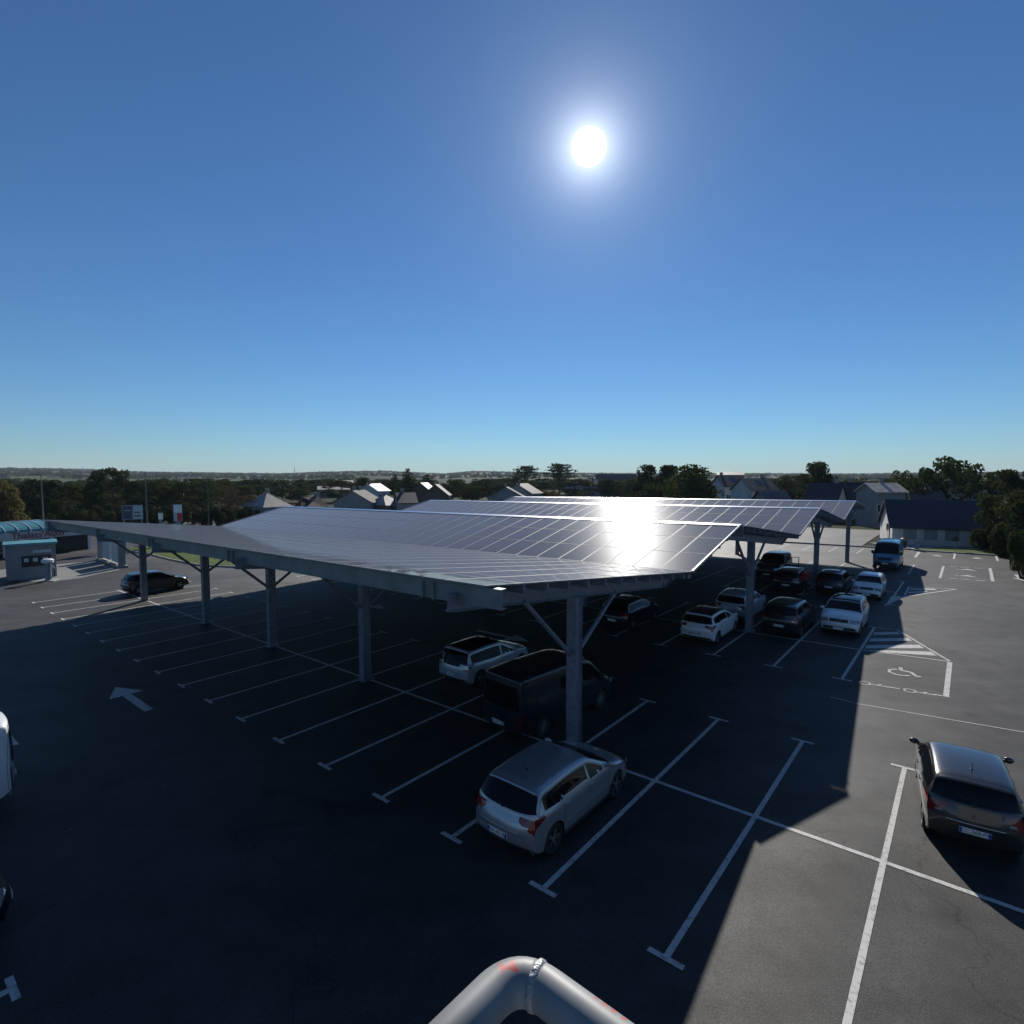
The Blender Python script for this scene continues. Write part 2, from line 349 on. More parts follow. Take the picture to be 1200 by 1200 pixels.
quad((-20.5, -10.05), (-18.55, -10.0), (-19.6, -11.6))
mo = mk.build('parking_markings', M['paint'], recalc=False); tag(mo, kind='structure')
for p in mo.data.polygons:
    if p.normal.z < 0: p.flip()

# kerbs along the far side and the verge behind
def kerb(name, pts, wd=.2, h=.13):
    mb = MB()
    for (a, b), (c, d) in zip(pts, pts[1:]): mb.bar(Wd(a, b, h/2-.03), Wd(c, d, h/2-.03), wd, h+.06)
    o = mb.build(name, M['kerb']); return tag(o, kind='structure')
kerb('kerb', [(-70, 59.6), (-1.2, 59.6)]); kerb('kerb', [(-.8, 59.0), (7.0, 58.6), (30, 50)])
sheet('verge', [(-.7, 59.2), (7.1, 58.8), (32, 49.5), (36, 60), (6, 63.6), (1.6, 63.4), (-.6, 60.5)], .06, M['grass'])
sheet('footpath', [(-1.6, 59.8), (-.6, 60.6), (1.7, 63.6), (6, 63.9), (6, 64.9), (-5.5, 65)], .03, M['concrete'])
# grass island with kerb by the car wash
isl = [(-76, 12), (-72, 8), (-66, 8.8), (-60, 8.7), (-54, 9.0), (-49, 10.6), (-48.5, 12.5), (-52, 15.5), (-62, 16.5), (-74, 16)]
sheet('grass_island', isl, .14, M['grass']); kerb('kerb', isl+[isl[0]], .22, .14)
sheet('wash_pad', [(-64.5, -6.6), (-54.2, -2.6), (-54.6, -.2), (-57.0, 3.4), (-64.8, 3.6), (-66, -2)], .01, mat('pad_concrete', (.16, .16, .155), .8, noise=.3, nscale=.8))

# ------------------------------------------------------------------ hills and fields to the horizon
def interp(x, tab):
    for (a, b), (c, d) in zip(tab, tab[1:]):
        if x <= c: return b + (d-b)*max(0, (x-a))/(c-a)
    return tab[-1][1]
HT = [(-900, 553), (0, 552.5), (100, 553), (160, 555), (330, 556.5), (380, 554.5), (450, 553.5), (470, 554.5), (520, 556.5), (555, 553.5), (620, 555), (700, 556), (900, 556.5), (1000, 557), (1100, 556), (2100, 553)]
def hill_material():
    m = mat('hill_fields', (.06, .085, .035), .95, spec=.05); t = m.node_tree; b = t.nodes['Principled BSDF']; L = t.links
    co = t.nodes.new('ShaderNodeTexCoord'); mp = t.nodes.new('ShaderNodeMapping'); mp.inputs['Scale'].default_value = (.006, .0035, .006); L.new(co.outputs['Object'], mp.inputs[0])
    v = t.nodes.new('ShaderNodeTexVoronoi'); v.inputs['Scale'].default_value = 1; L.new(mp.outputs[0], v.inputs[0])
    r = t.nodes.new('ShaderNodeValToRGB'); cr = r.color_ramp; cr.interpolation = 'CONSTANT'
    cr.elements[0].position = 0; cr.elements[0].color = (.014, .02, .012, 1); cr.elements[1].position = .35; cr.elements[1].color = (.04, .058, .022, 1)
    for p, c in ((.5, (.016, .022, .014, 1)), (.68, (.06, .085, .032, 1)), (.8, (.025, .034, .018, 1)), (.9, (.07, .07, .045, 1))):
        e = cr.elements.new(p); e.color = c
    sp = t.nodes.new('ShaderNodeSeparateColor'); L.new(v.outputs['Color'], sp.inputs[0]); L.new(sp.outputs[0], r.inputs[0]); L.new(r.outputs[0], b.inputs['Base Color'])
    return m
hm = MB(); G = []
rr = random.Random(3)
for i in range(15):
    r0 = 800 + 2600*(i/14)**1.3; row = []
    for j in range(241):
        x = -700 + 2600*j/240; a = math.atan((x-600)/FPX); R = r0
        top = (557-interp(x, HT))/FPX*3400*math.cos(a)**0 + 10
        e = (i/14); bump = 2.2*math.sin(x*.021+i) + 1.5*math.sin(x*.057+i*2.1)
        row.append((math.sin(a)*R, math.cos(a)*R, -2 + (top+2)*(e*e*(3-2*e)) + bump*e*(1-e)*3))
    G.append(row)
hm.grid(G); tag(hm.build('hills', hill_material(), smooth=True, recalc=False), kind='structure')

# ------------------------------------------------------------------ trees
M['leaf_dark'] = foliage('leaf_dark', (.016, .024, .010), (.066, .078, .028), .38)
M['leaf_green'] = foliage('leaf_green', (.028, .04, .014), (.085, .10, .03))
M['leaf_autumn'] = foliage('leaf_autumn', (.045, .042, .018), (.15, .125, .05), .4)
M['leaf_brown'] = foliage('leaf_brown', (.06, .048, .03), (.15, .12, .075), .25)
M['bark'] = mat('bark', (.05, .042, .034), .9, noise=.4, nscale=6)
def leaves(blobs, n, size, rs, flat=0):
    v = []; f = []; tot = sum(b[3]*b[3] for b in blobs)
    for b in blobs:
        for _ in range(max(3, int(n*b[3]*b[3]/tot))):
            while True:
                p = Vector((rs.uniform(-1, 1), rs.uniform(-1, 1), rs.uniform(-1, 1)))
                if .25 < p.length < 1: break
            p = p.normalized()*(p.length**.45)
            c = Vector(b[:3]) + Vector((p.x*b[3], p.y*b[3], p.z*b[3]*b[4]))
            a = Vector((rs.gauss(0, 1), rs.gauss(0, 1), rs.gauss(0, 1) * (1-flat))).normalized(); e = a.cross(Vector((rs.gauss(0, 1), rs.gauss(0, 1), rs.gauss(0, 1)))).normalized()
            s = size*rs.uniform(.5, 1.3); k = len(v)
            v += [tuple(c-a*s-e*s*.4), tuple(c-a*s*.2+e*s*.7), tuple(c+a*s+e*s*.3), tuple(c+a*s*.3-e*s*.75)]; f.append((k, k+1, k+2, k+3))
    me = bpy.data.meshes.new('crown'); me.from_pydata(v, [], f); return me
PROTO = {}
def proto(kind, seed):
    """crown + trunk meshes for a tree one unit high"""
    rs = random.Random(seed); tr = MB(); bl = []
    if kind in ('round', 'autumn', 'brown', 'lit'):
        W0 = .42
        for i in range(34):
            t = rs.uniform(.0, 1); z = .10 + .80*t; wr = W0*math.sqrt(max(.08, 1-((z-.5)/.5)**2)); a = rs.uniform(0, 6.28); q = wr*math.sqrt(rs.random())*.8
            r = rs.uniform(.09, .17); bl.append((q*math.cos(a), q*math.sin(a), min(z, 1-r*.8), r, rs.uniform(.7, .95)))
        n = 3600 if kind != 'brown' else 2400
        me = leaves(bl, n, .026 if kind != 'brown' else .015, rs)
        tr.tube([(0, 0, -.03), (.01, 0, .2), (0, .01, .45), (0, 0, .75)], [.028, .02, .013, .004], 7)
        for b in bl[:14]: tr.tube([(0, 0, rs.uniform(.15, .4)), (b[0]*.5, b[1]*.5, b[2]*.6+.1), (b[0], b[1], b[2])], [.011, .007, .002], 5)
    elif kind == 'pine':      # dark maritime pine: uneven flat clumps
        for i in range(34):
            z = rs.uniform(.10, .93); wr = .42*(1.1-abs(z-.5)*1.0); a = rs.uniform(0, 6.28); q = wr*math.sqrt(rs.random())
            r = rs.uniform(.08, .17); bl.append((q*math.cos(a), q*math.sin(a), min(z, 1-r*.5), r, .55))
        me = leaves(bl, 4200, .024, rs)
        tr.tube([(0, 0, -.03), (.01, .01, .4), (0, 0, .85)], [.026, .018, .005], 7)
        for b in bl[:16]: tr.tube([(0, 0, b[2]*.75), (b[0], b[1], b[2])], [.01, .003], 5)
    elif kind == 'conifer':
        for i in range(34):
            z = .12+.86*(i/33); wr = .27*(1-z)**.8+.012
            for k in range(4):
                a = rs.uniform(0, 6.28); bl.append((wr*.6*math.cos(a), wr*.6*math.sin(a), z+rs.uniform(-.02, .02), max(.02, wr*rs.uniform(.4, .75)), .35))
        me = leaves(bl, 3400, .022, rs)
        tr.tube([(0, 0, -.03), (0, 0, .97)], [.022, .003], 7)
    elif kind == 'cedar':     # flat spreading layers
        for z, wr in ((.22, .5), (.33, .62), (.44, .6), (.55, .5), (.65, .5), (.75, .34), (.85, .36), (.94, .2)):
            for k in range(17):
                a = rs.uniform(0, 6.28); q = wr*rs.uniform(.1, 1); bl.append((q*math.cos(a), q*math.sin(a), z+rs.uniform(-.02, .02)+.03*(q/wr), rs.uniform(.07, .14), .38))
        me = leaves(bl, 4200, .024, rs, .5)
        tr.tube([(0, 0, -.03), (.01, 0, .5), (0, 0, .93)], [.035, .024, .006], 7)
        for b in bl: tr.tube([(0, 0, b[2]-.06), (b[0], b[1], b[2])], [.006, .002], 4)
    else:                     # shrub
        for i in range(14):
            a = rs.uniform(0, 6.28); q = .45*math.sqrt(rs.random()); z = rs.uniform(.15, .8)*(1-.5*q); r = rs.uniform(.15, .24); bl.append((q*math.cos(a), q*math.sin(a), z, r, .85))
        me = leaves(bl, 3600, .036, rs)
        for b in bl[:8]: tr.tube([(0, 0, -.02), (b[0]*.6, b[1]*.6, b[2]*.6), (b[0], b[1], b[2])], [.02, .012, .004], 5)
    tm = bpy.data.meshes.new('trunk'); tm.from_pydata(tr.v, [], tr.f)
    return me, tm
LEAF = dict(round='leaf_dark', autumn='leaf_green', lit='leaf_autumn', brown='leaf_brown', pine='leaf_dark', conifer='leaf_dark', cedar='leaf_dark', shrub='leaf_green')
def tree(kind, base, h, wscale, label, name=None, cat='tree', group=None, var=0, leaf=None, parts=True):
    key = (kind, var, leaf)
    if key not in PROTO:
        me, tm = proto(kind, 100+var*17+sum(map(ord, kind))); me.materials.append(M[leaf or LEAF[kind]]); tm.materials.append(M['bark']); PROTO[key] = (me, tm)
    me, tm = PROTO[key]
    e = empty(name or {'pine': 'pine_tree', 'conifer': 'conifer_tree', 'cedar': 'cedar_tree', 'shrub': 'shrub'}.get(kind, 'broadleaf_tree'), base, rnd.uniform(0, 6.28)); e.scale = (h*wscale, h*wscale, h)
    tag(e, label, cat, group)
    for nm, q in (('crown', me), ('trunk', tm)):
        o = bpy.data.objects.new(nm, q); C.objects.link(o); o.parent = e
    return e
def tree_at(px, ytop, wpx, dist, kind, label, var=0, base_y=None, leaf=None, group=None, name=None, cat='tree'):
    top = far(px, ytop, dist); gzb = gzw(top) if dist < 150 else 0.0
    if dist > 300: gzb = -2
    h = top.z - gzb; w = wpx*dist/FPX/(1+((px-600)/FPX)**2)
    nat = {'round': .74, 'autumn': .74, 'lit': .74, 'brown': .76, 'pine': .78, 'conifer': .44, 'cedar': 1.0, 'shrub': 1.1}[kind]
    return tree(kind, (top.x, top.y, gzb-.05), h, w/(h*nat), label, var=var, leaf=leaf, group=group, name=name, cat=cat)
TREES = [
 (4, 561, 52, 92, 'lit', 'olive brown sunlit tree at the left edge behind the car wash', 0),
 (46, 560, 52, 120, 'pine', 'dark pine just right of the olive brown tree behind the car wash', 0),
 (78, 566, 46, 125, 'pine', 'low dark pine between two taller pines behind the car wash', 1),
 (104, 568, 40, 135, 'pine', 'dark bushy pine left of the tallest pine', 2),
 (132, 547, 50, 138, 'pine', 'tallest dark pine on the left, standing above the horizon', 1),
 (160, 562, 40, 134, 'pine', 'dark pine on the right flank of the tallest pine', 0),
 (188, 562, 48, 140, 'pine', 'dark round pine behind the twin panel billboard', 2),
 (214, 563, 48, 142, 'pine', 'dark pine directly behind the red and white totem sign', 0),
 (236, 561, 44, 150, 'round', 'dark tree with brownish top left of the bare thicket', 0),
 (268, 568, 52, 130, 'brown', 'brownish bare tree left of the white roofed house', 0),
 (292, 580, 44, 120, 'brown', 'low brown thicket tree just above the panel roof corner', 1),
 (350, 572, 34, 190, 'round', 'dark rounded tree between the white roofed house and the brown hipped roof', 1),
 (424, 559, 22, 230, 'round', 'dark round tree rising behind the bright roofed houses', 2),
 (478, 549, 30, 205, 'conifer', 'pointed conifer standing above the houses left of centre', 0),
 (463, 556, 24, 215, 'conifer', 'smaller conifer on the left of the pointed conifer', 1),
 (501, 556, 34, 210, 'conifer', 'broad conifer behind the dark roofs left of centre', 1),
 (530, 561, 34, 190, 'autumn', 'olive green tree right of the dark gabled roofs', 1),
 (553, 569, 36, 180, 'round', 'low round dark green tree beside the small green field', 0),
 (616, 546, 36, 265, 'cedar', 'flat topped cedar, left one of the pair', 0),
 (656, 544, 46, 265, 'cedar', 'wide flat topped cedar, right one of the pair', 1),
 (596, 560, 40, 270, 'round', 'dark rounded tree at the foot of the left cedar', 0),
 (640, 574, 34, 170, 'lit', 'olive brown bush tree between the two roofs under the cedars', 0),
 (684, 575, 34, 150, 'brown', 'reddish brown bare tree below the long slate roof', 0),
 (757, 543, 34, 150, 'round', 'dark dome shaped tree right of the long brown building', 1),
 (784, 544, 42, 152, 'round', 'dark tree with a gap in its crown beside the dome shaped tree', 2),
 (778, 566, 60, 118, 'autumn', 'wide low green tree in front of the two dark domes', 0),
 (814, 543, 66, 108, 'autumn', 'large ragged green tree reaching above the horizon right of centre', 2),
 (905, 560, 50, 190, 'round', 'mid size tree behind the stripe roofed houses', 0),
 (930, 556, 46, 180, 'round', 'dark tree left of the tall round tree', 1),
 (958, 540, 50, 140, 'round', 'tall round tree above the dark gabled house', 2),
 (992, 562, 34, 170, 'round', 'low dark tree right of the tall round tree', 0),
 (1060, 551, 38, 112, 'round', 'green rounded tree, leftmost of the clump at the right', 0),
 (1084, 546, 46, 108, 'autumn', 'middle tree of the clump at the right, bright topped', 1),
 (1122, 534, 72, 112, 'autumn', 'biggest broad tree of the clump at the right', 0),
 (1152, 552, 60, 100, 'pine', 'dark pine on the right shoulder of the biggest broad tree', 2),
 (1188, 547, 60, 90, 'pine', 'dark pine at the right edge of the picture', 0),
]
for (px, yt, wp, d, k, lb, var) in TREES: tree_at(px, yt, wp, d, k, lb, var)
tree_at(1166, 578, 52, 78, 'round', 'dark dense tree right of the dark roofed building', 1)
tree_at(1192, 574, 54, 74, 'round', 'big dark tree filling the right edge beside the dark roofed building', 2)
tree_at(1216, 580, 56, 66, 'pine', 'dark overhanging tree cut by the right edge', 1)
tree_at(1160, 606, 46, 76, 'shrub', 'dark hedge shrub against the end wall of the dark roofed building', 0, leaf='leaf_dark', cat='shrub')
tree_at(1180, 604, 44, 72, 'shrub', 'dark hedge shrub under the big dark tree', 1, leaf='leaf_dark', cat='shrub')
tree_at(1200, 610, 36, 57, 'shrub', 'grey green bush on the lawn at the right edge', 0, leaf='leaf_green', cat='shrub')
# second line of trees and the hedge behind the car wash
rc = random.Random(5)
for i in range(16):
    tree_at(8+i*19+rc.uniform(-5, 5), rc.uniform(563, 570), rc.uniform(34, 46), rc.uniform(158, 185), rc.choice(('pine', 'round')), 'dark tree of the unbroken row standing behind the pines of the car wash', rc.choice((0, 1, 2)), group='trees of the row behind the pines', leaf='leaf_dark')
for i in range(22):
    tree_at(2+i*14+rc.uniform(-4, 4), rc.uniform(586, 592), rc.uniform(20, 28), rc.uniform(104, 122), 'shrub', 'dark shrub of the hedge at the foot of the pines', rc.choice((0, 1, 2)), group='shrubs of the hedge under the pines', leaf='leaf_dark', name='hedge_shrub', cat='shrub')
for i, (px, d) in enumerate(((112, 100), (128, 99), (150, 101), (262, 96), (96, 102))):
    pass
# tree belts beyond the houses: separate trees, too alike to tell apart
rb = random.Random(11)
for i in range(230):
    px = rb.uniform(-60, 1260); d = rb.choice((210, 260, 320, 380, 460))*rb.uniform(.9, 1.15)
    yt = 557 + rb.uniform(2.5, 10)
    tree_at(px, yt, rb.uniform(20, 40)*(260/d)**.5, d, rb.choice(('round', 'round', 'pine', 'autumn')), 'dark green tree in the belt of trees beyond the houses', rb.choice((0, 1, 2)), group='trees of the belt beyond the houses', leaf=rb.choice(('leaf_dark', 'leaf_dark', 'leaf_dark', 'leaf_green')))
# hedges and woods on the hills, uncountable
wv = []; wf = []
for i in range(9500):
    x = rb.uniform(-100, 1300); a = math.atan((x-600)/FPX); e = rb.choice((.25, .35, .45, .55, .65, .78, .9, 1, 1, 1, 1, 1, 1)) + rb.uniform(-.015, .015)
    ii = min(14, e*14); R = 800+2600*(ii/14)**1.3; ee = ii/14
    if ee < .95 and math.sin(x*.03+ee*40) < -.35: continue
    top = (557-interp(x, HT))/FPX*3400 + 10; z = -2+(top+2)*(ee*ee*(3-2*ee))
    c = Vector((math.sin(a)*R, math.cos(a)*R, z + rb.uniform(0, 3)))
    for q in range(3):
        s = rb.uniform(3, 7); k = len(wv); A = Vector((rb.gauss(0, 1), rb.gauss(0, 1), rb.gauss(0, .6))).normalized()*s; B = Vector((rb.gauss(0, .5), rb.gauss(0, .5), 1)).normalized()*s*.7
        o = c + Vector((rb.uniform(-4, 4), rb.uniform(-4, 4), rb.uniform(0, 3)))
        wv += [tuple(o-A), tuple(o-B), tuple(o+A), tuple(o+B)]; wf.append((k, k+1, k+2, k+3))
me = bpy.data.meshes.new('hill_woods'); me.from_pydata(wv, [], wf); o = link('hill_woods', me, M['leaf_dark']); tag(o, 'dark hedgerows and woods along the distant hills', 'woods', kind='stuff')

# ------------------------------------------------------------------ houses
ROOF = dict(sunlit=mat('sunlit_pale_roof', (.50, .44, .38), .42, spec=.5, noise=.35, nscale=1.2, col2=(.30, .20, .15)), slate=mat('slate_roof', (.05, .055, .065), .7, spec=.2, noise=.35, nscale=1.5, bump=.5, bscale=6),  # sunlit: paler base colour imitates sun on the slope, rust patches its own
            dark=mat('dark_slate_roof', (.018, .021, .035), .6, noise=.3, nscale=1.2, bump=.4, bscale=5),
            grey=mat('grey_tile_roof', (.12, .12, .115), .8, spec=.15, noise=.4, nscale=1.2, bump=.5, bscale=5),
            brown=mat('brown_tile_roof', (.13, .085, .06), .65, noise=.4, nscale=1.2, bump=.5, bscale=5),
            pale=mat('pale_roof', (.30, .27, .25), .6, spec=.3, noise=.3, nscale=.8))
WALL = dict(white=mat('white_render', (.55, .54, .52), .85, noise=.15, nscale=.6), beige=mat('beige_render', (.36, .33, .28), .85, noise=.2, nscale=.6),
            grey=mat('grey_render', (.25, .25, .25), .85, noise=.2, nscale=.6), brown=mat('brown_cladding', (.12, .085, .06), .85, noise=.3, nscale=.8))
M['window'] = mat('house_window', (.03, .035, .04), .1, spec=.6)
def house(label, base, rz, Lx, Wy, he, hr, roof='slate', wall='white', chim=(.25,), win=3, door=True, dorm=0, hip=0, cat='house', name='house'):
    """ridge along local x"""
    e = empty(name, base, rz); tag(e, label, cat); x, y = Lx/2, Wy/2
    mb = MB()
    mb.face([(-x, -y, -.5), (x, -y, -.5), (x, -y, he), (-x, -y, he)]); mb.face([(x, y, -.5), (-x, y, -.5), (-x, y, he), (x, y, he)])
    if hip:
        mb.face([(x, -y, -.5), (x, y, -.5), (x, y, he), (x, -y, he)]); mb.face([(-x, y, -.5), (-x, -y, -.5), (-x, -y, he), (-x, y, he)])
    else:
        mb.face([(x, -y, -.5), (x, y, -.5), (x, y, he), (x, 0, hr), (x, -y, he)]); mb.face([(-x, y, -.5), (-x, -y, -.5), (-x, -y, he), (-x, 0, hr), (-x, y, he)])
    mb.build('wall', WALL[wall], e)
    r = MB(); o = .35; k = (hr-he)/y; zo = he-o*k; th = .16; hx = x - hip*y
    for s in (-1, 1):
        ye = s*(y+o); xa = x+o
        A = [(-xa, ye, zo+th), (xa, ye, zo+th), (hx if hip else xa, 0, hr+th), (-hx if hip else -xa, 0, hr+th)]
        r.hexa([(p[0], p[1], p[2]-th) for p in A] + A)
        if hip: r.face([(s*xa, -(y+o), zo+th), (s*xa, y+o, zo+th), (s*hx, 0, hr+th)])
    rf = r.build('roof', ROOF[roof], e)
    for c in chim:
        m2 = MB(); cx = (c-.5)*2*(hx-.5); m2.box((cx, .25, hr+.2), (.62, .48, 1.3)); m2.box((cx, .25, hr+.9), (.74, .6, .1)); m2.build('chimney', WALL['grey'], rf)
    for s in (-1, 1):
        for i in range(win):
            cx = -x + Lx*(i+.5)/win
            m3 = MB(); m3.box((cx, s*(y+.01), he*.55), (1.15, .06, 1.25)); wn = m3.build('window', M['plate'], e)
            m4 = MB(); m4.box((cx-.27, s*(y+.03), he*.55), (.45, .05, 1.08)); m4.box((cx+.27, s*(y+.03), he*.55), (.45, .05, 1.08)); m4.build('pane', M['window'], wn)
    for i in range(dorm):
        cx = -x + Lx*(i+.5)/dorm; m5 = MB(); yy = -y*.5; zz = he+(hr-he)*.55
        n = Vector((0, -(hr-he), y)).normalized(); t = Vector((0, y, hr-he)).normalized()
        m5.box(Vector((cx, yy, zz+.22)), (1.3, 2.2, .08), fr=(Vector((1, 0, 0)), t, n)); m5.build('skylight', M['window'], rf)
    if door:
        m6 = MB(); m6.box((-x+1.6, -y-.03, 1.05), (1.0, .08, 2.1)); m6.build('door', WALL['brown'], e)
    return e
def house_at(px, yridge, dist, wpx, label, yaw=0, depth=8, rise=.27, **kw):
    top = far(px, yridge, dist); zb = gzw(top) if dist < 150 else (-.5 if dist < 400 else -2)
    Lx = wpx*dist/FPX/(1+((px-600)/FPX)**2); H = top.z-zb
    az = math.atan2(top.x, top.y); hr = H; he = max(2.2, min(H-1.2, H-depth*rise)) if H > 4 else H*.6
    return house(label, (top.x, top.y, zb), -az+math.radians(yaw), Lx, depth, he, hr, **kw)
house_at(312, 578, 118, 34, 'white walled house with a pale sunlit hipped roof at left', 25, 9, roof='pale', wall='grey', hip=.6)
house_at(364, 583, 112, 34, 'low house with brown hipped roof above the panel ridge', 10, 9, roof='brown', wall='beige', hip=.9, win=2)
house_at(420, 575, 128, 30, 'grey tiled gabled house with a tall chimney on its front', 62, 9, roof='grey', wall='grey', chim=(.2, .8))
house_at(438, 567, 180, 22, 'small bright roofed house behind the grey tiled house', 50, 8, roof='pale', wall='white')
house_at(451, 581, 126, 24, 'low bright roofed house touching the grey tiled house', 35, 7, roof='pale', wall='brown', chim=(.6,), hip=.5)
house_at(475, 578, 122, 20, 'plain beige house wall with a pale corner pier', 8, 7, roof='dark', wall='beige', win=0, door=False)
house_at(497, 566, 165, 26, 'dark steep roofed house with a bright verge, left of two', 72, 8, .4, roof='dark', wall='brown')
house_at(512, 568, 158, 22, 'dark steep roofed house with a bright verge, right of two', 80, 7, .4, roof='slate', wall='brown')
house_at(391, 570, 235, 36, 'long blue grey building with a white roof edge behind the houses', 0, 9, .12, roof='pale', wall='grey', chim=(), win=5)
house_at(400, 563, 420, 30, 'distant shed with a long white roof below the hills', 0, 18, .1, roof='pale', wall='grey', chim=(), win=4)
house_at(594, 571, 150, 12, 'steep grey roof with a bright left slope near the green field', 78, 10, roof='grey', wall='grey', chim=(.3,))
house_at(612, 567, 165, 24, 'grey green roofed house under the left cedar', 60, 10, roof='slate', wall='grey')
house_at(682, 562, 240, 36, 'long slate roofed house under the right cedar', 12, 10, roof='slate', wall='grey', chim=(.9,), win=4)
house_at(722, 556, 250, 46, 'long brown building with pale skylight strips', 4, 10, .3, roof='brown', wall='brown', chim=(.1,), win=5)
house_at(855, 558, 150, 30, 'slate roofed house with a dark skylight, left of the pair', 22, 9, roof='slate', wall='white', dorm=1, chim=(.1,))
house_at(884, 561, 132, 34, 'slate roofed house with a dark skylight and white gable, right of the pair', 28, 9, roof='grey', wall='white', dorm=1, chim=(.9,))
house_at(904, 575, 112, 30, 'low striped roof house just above the panels', 18, 8, roof='slate', wall='grey', dorm=3, chim=())
house_at(856, 553.5, 260, 30, 'dark flat roofed building on the horizon', 0, 12, .05, roof='dark', wall='brown', chim=(), win=4)
house_at(968, 567, 116, 38, 'dark roofed house with a pale gable under the tall round tree', -14, 8, .42, roof='dark', wall='white', chim=(.9,))
house_at(1002, 566, 124, 32, 'dark roofed house behind the sunlit roof', -10, 8, .45, roof='dark', wall='grey')
house_at(1032, 567, 105, 38, 'house with a sunlit rust stained pale roof', 30, 5.5, .17, roof='sunlit', wall='grey', chim=(.55,))
house_at(1100, 566, 125, 34, 'dark roofed house with a white chimney under the tree clump', -18, 9, roof='dark', wall='white', chim=(.05,))
house_at(1083, 575, 108, 36, 'low light roofed house behind the dark roofed building', 12, 7, .3, roof='grey', wall='beige', chim=(.3, .7))
house_at(1118, 570, 112, 22, 'pale gable end rising behind the dark roofed building', 75, 6, roof='slate', wall='white', chim=(.1,))
house_at(1142, 573, 118, 22, 'light roofed house at the right of the pale gable', 10, 8, roof='grey', wall='white')
# the long building beside the car park
A = Wd(*guv(1045, 637.5)); B = Wd(*guv(1153, 641)); dB = (B-A); LB = dB.length; rzB = math.atan2(dB.y, dB.x); nB = Vector((-dB.y, dB.x, 0)).normalized()
WB = 8.4; cB = (A+B)/2 + nB*WB/2
def hat(px, py, ytop):      # height above the ground of a point straight over a ground pixel
    u, v = guv(px, py); X = Wd(u, v); k = (600-ytop)/FPX; c, s = math.cos(PIT), math.sin(PIT)
    return (k*X.y*c - X.y*s)/(c+k*s) + CAMZ - X.z
heB = hat(1100, 639, 617.5)
hb = house('long pale building with a dark slate roof beside the car park', (cB.x, cB.y, A.z), rzB, LB, WB, heB, heB+2.8, roof='dark', wall='white', chim=(), win=0, door=False, cat='building', name='long_building')
for i, fx in enumerate((.2, .43, .66)):
    m3 = MB(); m3.box((-LB/2+LB*fx, -WB/2-.02, 1.35), (1.25, .07, 1.2)); wn = m3.build('window', mat('pale_shutter', (.20, .24, .25), .6) if i == 0 else bpy.data.materials['pale_shutter'], hb)
    m4 = MB(); m4.box((-LB/2+LB*fx, -WB/2-.06, .72), (1.35, .1, .06)); m4.build('sill', M['concrete'], wn)
m3 = MB(); m3.box((-LB/2-.02, -WB/2+2.6, 1.1), (.07, 2.0, 2.2)); dd = m3.build('door', WALL['brown'], hb)
m4 = MB(); m4.box((-LB/2-.06, -WB/2+2.1, 1.15), (.04, .8, 1.9)); m4.box((-LB/2-.06, -WB/2+3.1, 1.15), (.04, .8, 1.9)); m4.build('pane', M['window'], dd)

# ------------------------------------------------------------------ solar canopies
UR, UL = -3.97, -41.5
ROWS = [dict(N=(-4.95, 5.72), V=(5.9, 4.55), R=(11.25, 5.83), pv=-.1, nA=6), dict(N=(11.33, 5.84), V=(22.2, 4.53), R=(27.7, 5.8), pv=16.36, nA=6),
        dict(N=(27.78, 5.81), V=(36.9, 4.5), R=(42.2, 5.75), pv=32.3, nA=5), dict(N=(42.28, 5.76), V=(49.8, 4.92), R=None, pv=45.9, nA=4)]
POSTU = (-39.5, -29.6, -22.2, -14.8, -4.95)
LABC = ['nearest solar canopy, its front edge and tall steel posts facing the camera', 'second solar canopy from the camera, its post standing beside the white hatchbacks',
        'third solar canopy from the camera, its thin post standing by the dark cars', 'farthest solar canopy, a single narrow slope before the far bays']
def panel_mesh(wu, lv):
    mb = MB(); a, b = wu/2, lv/2; t = .035; fl, fs = .024, .009
    mb.face([(-a+fl, -b+fs, t-.004), (a-fl, -b+fs, t-.004), (a-fl, b-fs, t-.004), (-a+fl, b-fs, t-.004)], 0)
    for x0, x1, y0, y1 in ((-a, -a+fl, -b, b), (a-fl, a, -b, b), (-a+fl, a-fl, -b, -b+fs), (-a+fl, a-fl, b-fs, b)):
        mb.hexa([(x0, y0, 0), (x1, y0, 0), (x1, y1, 0), (x0, y1, 0), (x0, y0, t), (x1, y0, t), (x1, y1, t), (x0, y1, t)], 1)
    mb.face([(-a+fl, -b+fs, .004), (-a+fl, b-fs, .004), (a-fl, b-fs, .004), (a-fl, -b+fs, .004)], 2)
    me = bpy.data.meshes.new('solar_panel'); me.from_pydata(mb.v, [], mb.f)
    for p, k in zip(me.polygons, mb.mi): p.material_index = k
    for x in (M['glass_pv'], M['pvframe'], M['backsheet']): me.materials.append(x)
    return me
NC = 33; CW = (UR-UL)/NC
